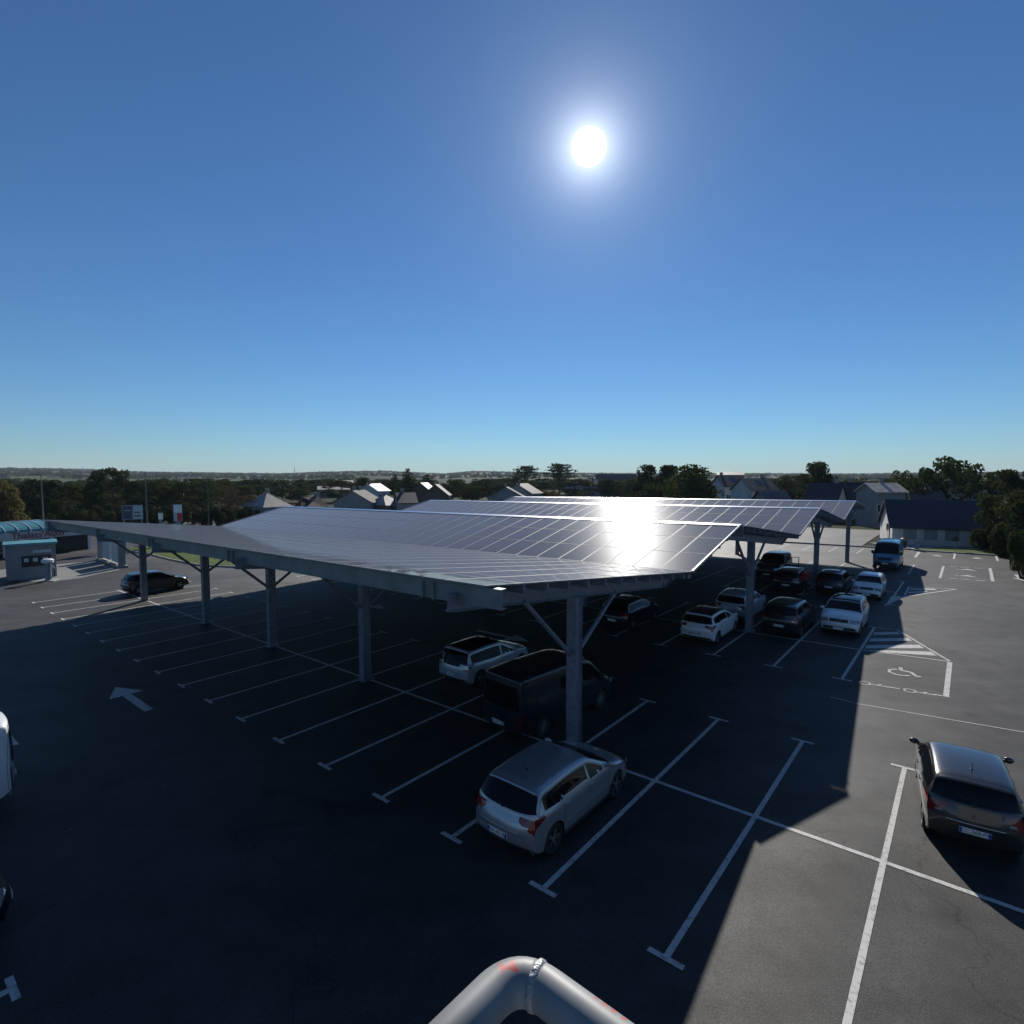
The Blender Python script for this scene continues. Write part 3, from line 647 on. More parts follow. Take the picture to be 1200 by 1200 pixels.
for ri, rw in enumerate(ROWS):
    pe = empty('solar_canopy', Wd((UR+UL)/2, rw['pv'], 0), -YAW + 0.0); tag(pe, LABC[ri], 'solar canopy', 'rows of solar canopies over the car park')
    Mi = pe.matrix_basis.inverted() if False else (Matrix.Translation(pe.location) @ Matrix.Rotation(-YAW, 4, 'Z')).inverted()
    def Lc(p): return Mi @ Vector(p)
    planes = [(rw['N'], rw['V'], rw['nA'])] + ([(rw['V'], rw['R'], 3)] if rw['R'] else [])
    cands = []
    for (va, ha), (vb, hb_), n in planes:
        lenS = math.hypot(vb-va, hb_-ha); pl = lenS/n; me = panel_mesh(CW-.022, pl-.018)
        for c in range(NC):
            uc = UL + CW*(c+.5)
            for r in range(n):
                f = (r+.5)/n; ctr = Wd(uc, va+(vb-va)*f, ha+(hb_-ha)*f)
                su = (Wd(uc+1, 0)-Wd(uc-1, 0)).normalized(); sv = (Wd(uc, vb, hb_)-Wd(uc, va, ha)).normalized(); nn = su.cross(sv)
                if nn.z < 0: nn = -nn
                vx = su; vy = nn.cross(vx)
                mtx = Matrix((vx, vy, nn)).transposed().to_4x4(); mtx.translation = ctr
                dv = Vector((0, 0, CAMZ))-ctr; area = abs(dv.normalized().dot(nn))/dv.length_squared
                inview = ctr.y > 3 and abs(ctr.x)/ctr.y < .93
                cands.append((-area*(1 if inview else .01), len(cands), me, mtx))
    cands.sort(key=lambda q: q[:2])
    for _, _, me, mtx in cands[:100]:
        o = bpy.data.objects.new('solar_panel', me); C.objects.link(o); o.parent = pe; o.matrix_basis = Mi @ mtx
    bmj = bmesh.new()
    for _, _, me, mtx in cands[100:]:
        tmp = me.copy(); tmp.transform(Mi @ mtx); bmj.from_mesh(tmp); bpy.data.meshes.remove(tmp)
    mej = bpy.data.meshes.new('solar_panels'); bmj.to_mesh(mej); bmj.free()
    for x in (M['glass_pv'], M['pvframe'], M['backsheet']): mej.materials.append(x)
    o = link('solar_panels', mej, None, pe); tag(o, kind='stuff')
    # purlins (along u) under each slope
    def hA(v, pl): (va, ha), (vb, hb_), n = pl; return ha + (hb_-ha)*(v-va)/(vb-va)
    for pl in planes:
        (va, ha), (vb, hb_), n = pl
        for i in range(2*n):
            f = (i+.5)/(2*n)
            v = va+(vb-va)*f
            if v-va < .5 and pl is planes[0]: continue
            m = MB(); m.bar(Lc(Wd(UR-.05, v, hA(v, pl)-.11)), Lc(Wd(UL+.05, v, hA(v, pl)-.11)), .07, .2); m.build('purlin', M['steel'], pe)
    (vN, hN), (vV, hV) = rw['N'], rw['V']
    # front fascia channel hanging under the high edge
    m = MB()
    a, b = Wd(UR+(.25 if ri == 0 else .05), vN+.22, hN-.27), Wd(UL-.2, vN+.22, hN-.27)
    m.bar(Lc(a), Lc(b), .05, .42)
    for dz in (-.2, .2): m.bar(Lc(a+Vector((0, 0, dz))+Vd*.07), Lc(b+Vector((0, 0, dz))+Vd*.07), .16, .03)
    m.build('fascia_beam', M['fascia'], pe)
    # joint plates on the fascia above every rafter, gutter in the valley, flashing on the ridge
    for u in POSTU:
        for du in (-.18, .18): m = MB(); m.box(Lc(Wd(u+du-.9, vN+.16, hN-.3)), (.05, .09, .38)); m.build('joint_bracket', M['fascia'], pe)
    m = MB(); m.bar(Lc(Wd(UR-.06, vV+.04, hV-.14)), Lc(Wd(UL, vV+.04, hV-.14)), .24, .14); m.build('gutter', M['steel'], pe)
    if rw['R']:
        vR, hR = rw['R']; m = MB(); 
        sl = Vector((0, vR-vV, hR-vV*0-hV)).normalized(); k_ = (hR-hV)/(vR-vV)
        q0, q1 = (vR-.16, hR-.16*k_+.055), (vR+.12, hR+.12*k_+.045); t_ = Vector((0, 0, .006))
        PP = [Lc(Wd(UR+.03, *q0)), Lc(Wd(UR+.03, *q1)), Lc(Wd(UL, *q1)), Lc(Wd(UL, *q0))]; m.hexa(PP + [p+t_ for p in PP]); m.build('ridge_flashing', M['alu'], pe)
    # edge trim on both ends of the visible slope
    for pl in planes[1:] or planes:
        (va, ha), (vb, hb_), n = pl
        for ue, s in ((UR, 1), (UL, -1)): m = MB(); m.bar(Lc(Wd(ue+s*.045, va+.05, ha+.03)), Lc(Wd(ue+s*.045, vb-.1, hb_+.03)), .04, .09); m.build('edge_trim', M['alu'], pe)
    for u in POSTU:
        pv = rw['pv']
        def ibeam(m, p, q, wd, dp):
            m.bar(p, q, .02, dp-.03)
            up = Vector((0, 0, dp/2-.008)); m.bar(Vector(p)+up, Vector(q)+up, wd, .016); m.bar(Vector(p)-up, Vector(q)-up, wd, .016)
        m = MB(); off = .42; dp = .38
        ibeam(m, Lc(Wd(u, vN-.1, hN-off-.01)), Lc(Wd(u, vV-.15, hV-off-.01+.012)), .2, dp)
        m.build('rafter', M['steel'], pe)
        if rw['R']:
            m = MB(); ibeam(m, Lc(Wd(u, vV-.1, hV-off)), Lc(Wd(u, vR-.1, hR-off)), .2, dp); m.build('rafter', M['steel'], pe)
        ht = hA(pv, planes[0])-off-dp/2
        m = MB(); pb = Lc(Wd(u, pv, .02)); pt = Lc(Wd(u, pv, ht)); fx = Vector((1, 0, 0)); fy = Vector((0, 1, 0))
        c = (pb+pt)/2; hh = (pt-pb).length; sx, sy = (.30, .40)
        m.box(c, (.20, .30, hh)); m.box(c+fy*.163, (sx, .025, hh)); m.box(c-fy*.163, (sx, .025, hh))
        post = m.build('post', M['steel'], pe)
        m = MB(); m.box(pb+Vector((0, 0, .015)), (.5, .55, .03)); m.build('base_plate', M['steel'], post)
        for s in (-1, 1):
            v1 = pv+s*2.35; m = MB(); h1 = hA(v1, planes[0])-off-dp/2+.03
            m.tube([Lc(Wd(u, pv+s*.18, 2.95)), Lc(Wd(u, v1, h1))], .065, 10); m.build('brace', M['steel'], pe)

# ------------------------------------------------------------------ vehicles
def catmull(P, n):
    out = []
    for i in range(len(P)-1):
        p0 = P[max(i-1, 0)]; p1 = P[i]; p2 = P[i+1]; p3 = P[min(i+2, len(P)-1)]
        for k in range(n):
            t = k/n; out.append(tuple(.5*((2*p1[j]) + (-p0[j]+p2[j])*t + (2*p0[j]-5*p1[j]+4*p2[j]-p3[j])*t*t + (-p0[j]+3*p1[j]-3*p2[j]+p3[j])*t**3) for j in (0, 1)))
    out.append(P[-1]); return out
HATCH = dict(prof=[(-.960, .20), (-.995, .30), (-1.0, .44), (-.985, .54), (-.945, .65), (-.925, .70), (-.83, .86), (-.745, .965), (-.60, .985), (-.30, 1.0), (-.02, .99), (.12, .955), (.30, .83), (.50, .695), (.56, .665), (.76, .60), (.90, .51), (.975, .41), (.995, .30), (.965, .19)],
             rw=(.70, .93), ws=(.145, .475), belt=.655, sidex=(-.76, .40), wheels=(-.62, .62), taillamp=(.52, .66), headlamp=(.44, .54), tum=.26)
CITY = dict(HATCH, prof=[(-.955, .20), (-.99, .30), (-1.0, .44), (-.985, .55), (-.955, .66), (-.935, .71), (-.875, .86), (-.79, .955), (-.62, .985), (-.30, 1.0), (.0, .985), (.14, .945), (.33, .82), (.54, .695), (.60, .66), (.78, .59), (.91, .50), (.98, .41), (.995, .30), (.965, .19)], sidex=(-.80, .44), ws=(.175, .515))
SUV = dict(HATCH, prof=[(-.955, .22), (-.985, .32), (-1.0, .46), (-.99, .56), (-.965, .66), (-.955, .70), (-.90, .86), (-.83, .965), (-.65, .99), (-.30, 1.0), (.02, .985), (.12, .95), (.28, .83), (.46, .70), (.53, .675), (.76, .63), (.91, .56), (.975, .46), (.995, .34), (.965, .22)], sidex=(-.84, .37), ws=(.155, .44), tum=.22)
VAN = dict(prof=[(-.975, .16), (-.995, .24), (-1.0, .36), (-.998, .50), (-.992, .62), (-.985, .76), (-.97, .90), (-.945, .975), (-.80, 1.0), (-.3, 1.0), (.1, .99), (.30, .965), (.42, .90), (.55, .76), (.68, .60), (.74, .555), (.88, .49), (.955, .42), (.99, .31), (.965, .15)],
           rw=(.52, .86), ws=(.36, .70), belt=.56, sidex=(.22, .60), wheels=(-.58, .62), taillamp=(.28, .52), headlamp=(.36, .46), tum=.13)
PICK = dict(SUV, prof=[(-.96, .24), (-.99, .34), (-1.0, .46), (-.99, .56), (-.975, .66), (-.965, .70), (-.93, .88), (-.88, .975), (-.65, .995), (-.25, 1.0), (.0, .99), (.10, .955), (.20, .84), (.32, .715), (.38, .69), (.76, .655), (.93, .59), (.98, .48), (.995, .36), (.965, .24)], sidex=(-.88, .24), ws=(.13, .31), tum=.16)
class Hull:
    def __init__(s, sp, L, W, H, wr):
        s.L, s.W, s.H, s.h, s.wr = L, W, H, L/2, wr; s.sp = sp
        s.P = catmull([(x*L/2, z*H) for x, z in sp['prof']], 7); s.belt = sp['belt']*H; s.n = 3.0
        s.wx = [q*L/2 for q in sp['wheels']]; s.ra = wr*1.17; s.sill = .15*H if H < 1.8 else .14*H
    def plan(s, x): return s.W/2*(1 - .10*abs(x/s.h)**5 - .015*abs(x/s.h)**2)
    def side(s, x, z):
        w0 = s.plan(x)
        if z > s.belt: return w0*(1-.03*min(1, (z-s.belt)/.05)) * (1 - s.sp['tum']*(z-s.belt)/(s.H-s.belt))
        t = (s.belt-z)/s.belt; return w0*(1 - .07*max(0, t-.45)**1.5*2 + .012*math.sin(t*6))
    def zb(s, x):
        z = s.sill + .16*max(0, (abs(x)/s.h-.84)/.16)**2
        for q in s.wx:
            if abs(x-q) < s.ra: z = max(z, s.wr + math.sqrt(s.ra**2-(x-q)**2))
        return z
    def rz(s, zt): return min(.085*s.H, .45*max(.05, zt-s.sill))
    def warp(s, x, y):
        e = max(0, (abs(x)-(s.h-.95))/.95); return x - math.copysign(1, x)*.24*(abs(y)/(s.W/2))**2.6*e*e
    def pt_top(s, i, q):
        i0 = int(min(max(i, 0), len(s.P)-1.001)); t = i-i0; x = s.P[i0][0]*(1-t)+s.P[i0+1][0]*t; zt = s.P[i0][1]*(1-t)+s.P[i0+1][1]*t
        r = s.rz(zt); zc = zt-r; Y = s.side(x, zc); y = q*Y; z = zc + r*(max(0, 1-abs(q)**s.n))**(1/s.n)
        return Vector((s.warp(x, y), y, z))
    def pt_side(s, x, z, sg):
        y = s.side(x, z); return Vector((s.warp(x, y), sg*y, z))
    def zt(s, x):
        best = 0
        for (a, b), (c, d) in zip(s.P, s.P[1:]):
            if min(a, c) <= x <= max(a, c) and abs(c-a) > 1e-6: best = max(best, b+(d-b)*(x-a)/(c-a))
        return best
    def idx(s, z, rear=True):    # station index where the tail (or nose/windscreen) profile reaches height z
        R = range(len(s.P)-1)
        if rear:
            for i in R:
                a, b = s.P[i][1], s.P[i+1][1]
                if a <= z <= b and s.P[i][0] < 0: return i+(z-a)/(b-a+1e-9)
        else:
            for i in reversed(R):
                a, b = s.P[i][1], s.P[i+1][1]
                if b <= z <= a and s.P[i][0] > 0: return i+(a-z)/(a-b+1e-9)
        return 0
    def idxx(s, x):
        for i in range(len(s.P)-1):
            a, b = s.P[i][0], s.P[i+1][0]
            if a <= x <= b and s.P[i][1] > .5*s.H: return i+(x-a)/(b-a+1e-9)
        return 0
    def body(s):
        mb = MB(); G = []
        for (x, zt) in s.P:
            r = s.rz(zt); zc = zt-r; zb = min(s.zb(x), zc-.02); half = []
            for k in range(9):
                z = zb+(zc-zb)*k/9; half.append((s.side(x, z), z))
            Y = s.side(x, zc)
            for k in range(9):
                ph = math.pi/2*k/8; q = math.cos(ph)**(2/s.n) if k < 8 else 0; half.append((Y*q, zc + r*(1-q**s.n)**(1/s.n)))
            ring = [(s.warp(x, y), y, z) for y, z in half] + [(s.warp(x, y), -y, z) for y, z in reversed(half[:-1])]
            G.append(ring)
        mb.grid(G); mb.face(G[0]); mb.face(G[-1]); return mb
def offs(G, d):
    R = []
    for i, row in enumerate(G):
        rr_ = []
        for j, p in enumerate(row):
            a = G[min(i+1, len(G)-1)][j]-G[max(i-1, 0)][j]; b = row[min(j+1, len(row)-1)]-row[max(j-1, 0)]
            n = a.cross(b)
            if n.length < 1e-9: n = Vector((0, 0, 1))
            n.normalize(); ctr = Vector((0, 0, .5))
            if n.dot(p-ctr) < 0: n = -n
            rr_.append(p+n*d)
        R.append(rr_)
    return R
def top_patch(H, i0, i1, q0, q1, d=.006, n=10, m=14, mb=None, taper=0):
    G = []
    for a in range(n+1):
        f = a/n; i = i0+(i1-i0)*f; row = []
        for b in range(m+1):
            q = q0+(q1-q0)*b/m; q *= 1-taper*f; row.append(H.pt_top(i, q))
        G.append(row)
    mb = mb or MB(); mb.grid(offs(G, d)); return mb
def var_patch(H, q0, q1, lo, hi, d=.006, n=8, m=16, mb=None):
    G = []
    for b in range(m+1):
        q = q0+(q1-q0)*b/m; a0, a1 = lo(q), hi(q); G.append([H.pt_top(a0+(a1-a0)*k/n, q) for k in range(n+1)])
    mb = mb or MB(); mb.grid(offs(G, d)); return mb
def side_patch(H, x0, x1, zlo, zhi, sg, d=.006, n=16, m=5, mb=None):
    G = []
    for a in range(n+1):
        x = x0+(x1-x0)*a/n; lo, hi = zlo(x), zhi(x); hi = max(hi, lo+.004)
        G.append([H.pt_side(x, lo+(hi-lo)*b/m, sg) for b in range(m+1)])
    mb = mb or MB(); mb.grid(offs(G, d)); return mb
def vehicle(label, u, v, hdg, kind, L, W, Hh, body, wr=.31, cat='car', name='parked_car', plate=None, rims='rim', rails=False, chrome=False, emblem=None, lamps='red_lamp', extra=None, wr_glass=True, roofmat=None, group='cars parked in the car park', ladder=False, twin=False):
    """hdg: degrees from +v towards +u"""
    sp = kind; H = Hull(sp, L, W, Hh, wr); h = L/2
    e = empty(name, Wd(u, v, 0.012), math.pi/2 - YAW - math.radians(hdg)); tag(e, label, cat, group)
    bd = H.body().build('body', body, e, smooth=True)
    # windscreen and rear window
    i0, i1 = H.idx(sp['rw'][0]*Hh), H.idx(sp['rw'][1]*Hh)
    if wr_glass: (top_patch(H, i0, i1, -.86, .86) if kind is VAN else var_patch(H, -.94, .94, lambda q: i0+(i1-i0)*(-.06+.34*abs(q)**4), lambda q: i1-(i1-i0)*.05*q*q)).build('rear_window', M['glass'], e, smooth=True)
    j0, j1 = H.idxx(sp['ws'][0]*h), H.idxx(sp['ws'][1]*h)
    top_patch(H, j1, j0, -.93, .93, taper=.03).build('windshield', M['glass'], e, smooth=True)
    if roofmat: top_patch(H, i1+1.5, j0-1.0, -.9, .9, d=.004).build('roof_panel', roofmat, e, smooth=True)
    zl = lambda x: H.belt + .035 + .03*(x < -.3*h)*min(1, (-.3*h-x)/(.4*h))
    zh = lambda x: min(H.zt(x)-H.rz(H.zt(x))-.03, Hh*.925)
    xa, xf = sp['sidex'][0]*h, sp['sidex'][1]*h; xm = .02*h if kind is not VAN else None
    for sg in (-1, 1):
        if xm is not None:
            xr = xa+.28*(xm-xa) if False else xa
            side_patch(H, xm+.035, xf, zl, zh, sg).build('side_window', M['glass'], e, smooth=True)
            side_patch(H, xa, xm-.035, zl, zh, sg).build('side_window', M['glass'], e, smooth=True)
        else:
            if twin: side_patch(H, -.24*h, .16*h, zl, lambda q: Hh*.80, sg).build('side_window', M['glass'], e, smooth=True)
            side_patch(H, xa, xf, zl, zh, sg).build('side_window', M['glass'], e, smooth=True)
    # seams of doors, handles
    mb = MB(); sill = lambda x: H.zb(x)+.05
    for sg in (-1, 1):
        for sx in ((.40, .0, -.46) if kind is not VAN else (.52, .22, -.2, -.97)):
            x = sx*h; x0 = x; side_patch(H, x-.006, x+.006, lambda q: max(sill(q), H.zb(q)+.03), lambda q: H.belt-.01 if kind is not VAN else min(H.zt(q)*.86, Hh*.86), sg, d=.002, n=1, m=8, mb=mb)
        side_patch(H, -.5*h, .5*h, lambda q: H.sill+.02, lambda q: H.sill+.07, sg, d=.004, mb=mb)
    if kind is not VAN: top_patch(H, max(1, H.idx(.42*Hh)), H.idx(.42*Hh)+.25, -.8, .8, d=.003, n=1, mb=mb)
    top_patch(H, 0, H.idx(.27*Hh), -.93, .93, d=.005, n=3, mb=mb); top_patch(H, H.idx(.30*Hh, False), len(H.P)-1.01, -.9, .9, d=.005, n=3, mb=mb)
    if kind is VAN:
        G_ = [[H.pt_top(i0-3+(i1-i0+6)*a/8, q) for q in (-.008, .008)] for a in range(9)]; mb.grid(offs(G_, .004))
    mb.build('black_trim', M['black'], e)
    for sg in (-1, 1):
        for sx in ((.04, -.40) if kind is not VAN else (.26,)):
            m = MB(); p = H.pt_side(sx*h+.0, H.belt-.07, sg); m.box(p+Vector((0, sg*.012, 0)), (.17, .03, .03)); m.build('door_handle', body, e)
    # lamps
    zt0, zt1 = sp['taillamp']; k0, k1 = H.idx(zt0*Hh), H.idx(zt1*Hh)
    for sg in (-1, 1):
        if kind is VAN: m = top_patch(H, k0, k1, sg*.93, sg*.999, d=.012, n=6, m=8)
        else: m = var_patch(H, sg*.56, sg*.999, lambda q: k0+(k1-k0)*.55*max(0, 1-(abs(q)-.56)/.34)**1.3, lambda q: k1, d=.012, m=10)
        side_patch(H, -h*.985, -h*(.80 if kind is not VAN else .985)+.001, lambda q: zt0*Hh+.02+(.10*Hh*max(0, (q/h+.985)/.185) if kind is not VAN else 0), lambda q: zt1*Hh+.004, sg, d=.012, n=8, mb=m)
        tl = m.build('tail_light', M[lamps], e, smooth=True)
        if kind is not VAN:
            km = k0+(k1-k0)*.10; top_patch(H, km, km+(k1-k0)*.22, sg*.68, sg*.84, d=.016, n=2, m=4).build('reversing_light', M['clear_lamp'], tl)
    f0, f1 = sp['headlamp']; n0, n1 = H.idx(f1*Hh, False), H.idx(f0*Hh, False)
    for sg in (-1, 1):
        m = top_patch(H, n0, n1, sg*.58, sg*.999, d=.010, n=5, m=8)
        side_patch(H, h*.86, h*.975, lambda q: f0*Hh+.03, lambda q: f1*Hh-.01, sg, d=.01, n=4, mb=m)
        m.build('headlight', M['clear_lamp'], e, smooth=True)
    top_patch(H, H.idx(f1*Hh-.01, False), H.idx(f0*Hh+.01, False), -.5, .5, d=.008, n=3).build('grille', M['black'], e)
    # under side
    m = MB(); m.box((0, 0, H.sill+.12), (L*.86, W*.62, .3)); m.build('underbody', M['black'], e)
    # wheels
    for wx in H.wx:
        for sg in (-1, 1):
            yc = sg*(H.plan(wx)-.12)
            m = MB(); m.lathe((wx, yc, wr), (0, sg, 0), [(-.10, wr*.6), (-.10, wr*.93), (-.075, wr), (.075, wr), (.10, wr*.94), (.105, wr*.72), (.07, wr*.68)], 28)
            wh = m.build('wheel', M['rubber'], e, smooth=True)
            m = MB(); m.lathe((wx, yc, wr), (0, sg, 0), [(.095, wr*.72), (.10, wr*.66), (.05, wr*.60), (.045, 0.001)], 28, mi=1)
            for q in range(5 if rims == 'rim' else 9):
                t = 2*math.pi*q/(5 if rims == 'rim' else 9); d = Vector((math.cos(t), 0, math.sin(t))); c0 = Vector((wx, yc+sg*.085, wr))
                m.bar(c0+d*wr*.1, c0+d*wr*.68, .06 if rims == 'rim' else .035, .02, Vector((0, 1, 0)), mi=0)
            m.lathe((wx, yc, wr), (0, sg, 0), [(.075, wr*.17), (.1, wr*.15), (.105, .001)], 12, mi=0)
            m.build('rim', [M[rims], M['black']], wh)
            m = MB(); m.lathe((wx, yc-sg*.02, wr), (0, sg, 0), [(-.14, wr*1.1), (.0, wr*1.12)], 20); m.lathe((wx, yc-sg*.16, wr), (0, sg, 0), [(0, wr*1.1), (0, .001)], 20); m.build('wheel_arch', M['black'], e)
    # mirrors
    mxp = sp['ws'][1]*h-.12 if kind is not VAN else .56*h
    for sg in (-1, 1):
        p = H.pt_side(mxp, H.belt+.05, sg); m = MB(); c = p+Vector((.02, sg*.10, .03)); r_ = (.055, .105, .075) if kind is not VAN else (.06, .11, .16)
        G = [[c+Vector((r_[0]*math.sin(a)*math.cos(b), r_[1]*math.sin(a)*math.sin(b), r_[2]*math.cos(a))) for b in [2*math.pi*k/12 for k in range(13)]] for a in [math.pi*k/8 for k in range(9)]]
        m.grid(G); m.bar(p-Vector((0, sg*.03, 0)), c, .07, .06); m.build('wing_mirror', body if kind is not VAN else M['black'], e, smooth=True)
    # plates
    for rear in (True, False):
        i = H.idx(.37*Hh) if rear else H.idx(.26*Hh, False)
        if kind is VAN and rear: i = H.idx(.27*Hh)
        p = H.pt_top(i, 0); s = -1 if rear else 1; c = Vector((p.x+s*.02, 0, p.z if rear else p.z-.02))
        fr = (Vector((1, 0, .0)), Vector((0, 1, 0)), Vector((0, 0, 1)))
        m = MB(); m.box(c, (.02, .52, .11), 0); m.box(c+Vector((s*.006, .235, 0)), (.014, .045, .105), 1); m.box(c+Vector((s*.006, -.235, 0)), (.014, .045, .105), 1)
        pl = m.build('number_plate', [M['plate'], M['plate_blue']], e)
        if rear and plate: text_mesh('plate_number', plate, .10, M['ink'], pl, c+Vector((-.012, 0, 0)), (math.pi/2, 0, -math.pi/2), .001)
    if chrome:
        kk = H.idx(.465*Hh); top_patch(H, kk-.28, kk+.22, -.62, .62, d=.016, n=2).build('chrome_strip', M['plate'], e)  # flat white stands in for the bright reflection on the chrome
    if emblem == 'chevrons':
        p = H.pt_top(H.idx(.54*Hh), 0); m = MB()
        for dz in (0, .045):
            for sg in (-1, 1): m.bar(p+Vector((-.02, 0, .03+dz)), p+Vector((-.02, sg*.06, -.015+dz)), .012, .018, Vector((1, 0, 0)))
        m.build('emblem', PC['silver'], e)
    if emblem == 'diamond':
        p = H.pt_top(H.idx(.50*Hh, False), 0)+Vector((.03, 0, 0)); m = MB()
        q = [Vector((0, 0, .11)), Vector((0, .075, 0)), Vector((0, 0, -.11)), Vector((0, -.075, 0))]
        for a in range(4): m.bar(p+q[a], p+q[(a+1) % 4], .03, .03, Vector((1, 0, 0)))
        m.build('emblem', PC['silver'], e)
    if kind is not VAN:      # lip over the rear window, rear wiper
        sp_ = [[H.pt_top(i1+k_, q_) + Vector((-.05*(1-k_), 0, .022)) for q_ in [-.88+1.76*j_/12 for j_ in range(13)]] for k_ in (0, .5, 1.0, 1.6)]
        m = MB(); m.grid(sp_); m.grid([sp_[0], [p_-Vector((-.01, 0, .03)) for p_ in sp_[0]]]); m.build('spoiler', body, e, smooth=True)
        m = MB(); a_ = H.pt_top(i0+.3, 0); b_ = H.pt_top(i0+(i1-i0)*.35, .38); m.bar(a_+Vector((-.03, 0, .01)), b_+Vector((-.03, 0, .01)), .02, .015, Vector((1, 0, 0))); m.box(a_+Vector((-.02, 0, 0)), (.04, .06, .05)); m.build('rear_wiper', M['black'], e)
    # antenna, roof rails, wipers
    ii = H.idxx(-.55*h) or i1+2; p = H.pt_top(ii, 0); m = MB(); m.tube([p, p+Vector((-.12, 0, .20))], [.010, .004], 6); m.box(p, (.07, .04, .02)); m.build('antenna', M['black'], e)
    if rails:
        for sg in (-1, 1):
            m = MB(); m.tube([H.pt_top(H.idxx(x*h), sg*.86)+Vector((0, 0, dz)) for x, dz in ((-.66, .0), (-.6, .05), (-.3, .055), (-.1, .05), (-.02, 0))], .014, 6); m.build('roof_rail', M['chrome'], e)
    for q in ((-.45, .05), (.15, .6)):
        m = MB(); a = H.pt_top(j1-.3, q[0]); b = H.pt_top(j1-1.6, q[1]); m.bar(a+Vector((.03, 0, .012)), b+Vector((.02, 0, .02)), .02, .015); m.build('wiper', M['black'], e)
    return e, H
vehicle('silver hatchback in the near bay in front of the tall steel post', -3.78, -2.62, 0, HATCH, 4.33, 1.79, 1.49, PC['silver'], .325, plate='DA-181-BJ', chrome=True)
vehicle('dark grey hatchback standing in the sun at the right edge', 3.72, 3.2, -6, CITY, 3.94, 1.73, 1.53, PC['grey'], .315, plate='CC-368-PY', chrome=True, emblem='chevrons')
vehicle('dark windowed pale blue white hatchback parked left of the dark van', -11.5, 3.4, 0, dict(SUV, rw=(.61, .95), belt=.61), 4.06, 1.74, 1.47, PC['pearl'], .32, plate='ES-204-KV', roofmat=M['glass'], lamps='clear_lamp')
vehicle('dark blue black van parked behind the silver hatchback', -7.05, 1.75, 5, VAN, 5.0, 1.93, 2.02, PC['navy'], .33, cat='van', name='parked_van', plate='BX-517-LD', twin=True, rims='hubcap')
vehicle('white hatchback with a grey roof, first car of the second row', -6.25, 14.4, 0, CITY, 4.06, 1.73, 1.46, PC['white'], .31, plate='EV-632-RT', roofmat=PC['grey'])
vehicle('silver hatchback behind the steel post beside the white hatchback', -6.3, 19.5, 0, SUV, 4.25, 1.8, 1.56, PC['pearl'], .33, plate='FB-450-GH', rails=True)
vehicle('black estate car right of the second row post', -3.45, 18.2, 0, SUV, 4.5, 1.8, 1.62, PC['black'], .33, plate='AR-779-NC')
vehicle('white crossover facing the camera beside the hatched disabled bay', -1.2, 20.0, 180, SUV, 4.12, 1.78, 1.57, PC['white'], .33, emblem='diamond', rails=False, roofmat=M['glass'])
vehicle('dark hatchback left of the third row post', -5.85, 29.6, 0, SUV, 4.3, 1.78, 1.58, PC['black'], .32, rails=True)
vehicle('dark hatchback right of the third row post', -3.45, 30.6, 0, HATCH, 4.2, 1.76, 1.5, PC['navy'], .32)
vehicle('small white hatchback facing the camera at the end of the third row', -1.3, 30.0, 180, CITY, 3.5, 1.62, 1.46, PC['white'], .29, rims='hubcap')
vehicle('blue van facing the camera at the edge of the canopy shade', -1.7, 45.0, 180, VAN, 5.2, 1.95, 2.3, PC['blue'], .34, cat='van', name='parked_van', rims='hubcap')
vehicle('dark car half hidden by the brace of the near tall post', -10.6, 14.3, 0, HATCH, 4.2, 1.76, 1.5, PC['navy'], .32)
vehicle('dark grey hatchback in the sun behind the leftmost post', -43.0, 1.75, 0, HATCH, 4.3, 1.78, 1.5, PC['grey'], .32)
e4, H4 = vehicle('black off road car facing the camera with its door open', -8.3, 34.3, 180, PICK, 4.6, 1.88, 1.85, PC['black'], .37, name='parked_car')
m = MB(); hz = H4.pt_side(.30*2.3, .55, 1); a = hz; d = Vector((-.35, .94, 0)).normalized()
def dp_(s, z): return a+d*s+Vector((0, 0, z-a.z))
m.hexa([dp_(0, .5), dp_(1.0, .5), dp_(1.0, .5)+Vector((.05, 0, 0)), dp_(0, .5)+Vector((.05, 0, 0)), dp_(0, 1.15), dp_(1.0, 1.15), dp_(1.0, 1.15)+Vector((.05, 0, 0)), dp_(0, 1.15)+Vector((.05, 0, 0))])
for p, q in (((.05, 1.15), (.35, 1.7)), ((.35, 1.7), (.95, 1.72)), ((.97, 1.15), (.97, 1.72))): m.bar(dp_(*p), dp_(*q), .05, .05, Vector((1, 0, 0)))
m.build('open_door', PC['black'], e4)
vehicle('white van cut by the left edge of the picture', -15.22, -13.09, 180, VAN, 4.9, 1.95, 2.12, PC['white'], .33, cat='van', name='parked_van', rims='hubcap')
vehicle('dark car whose nose shows at the bottom of the left edge', -10.0, -13.62, 0, HATCH, 4.2, 1.76, 1.48, PC['navy'], .32)

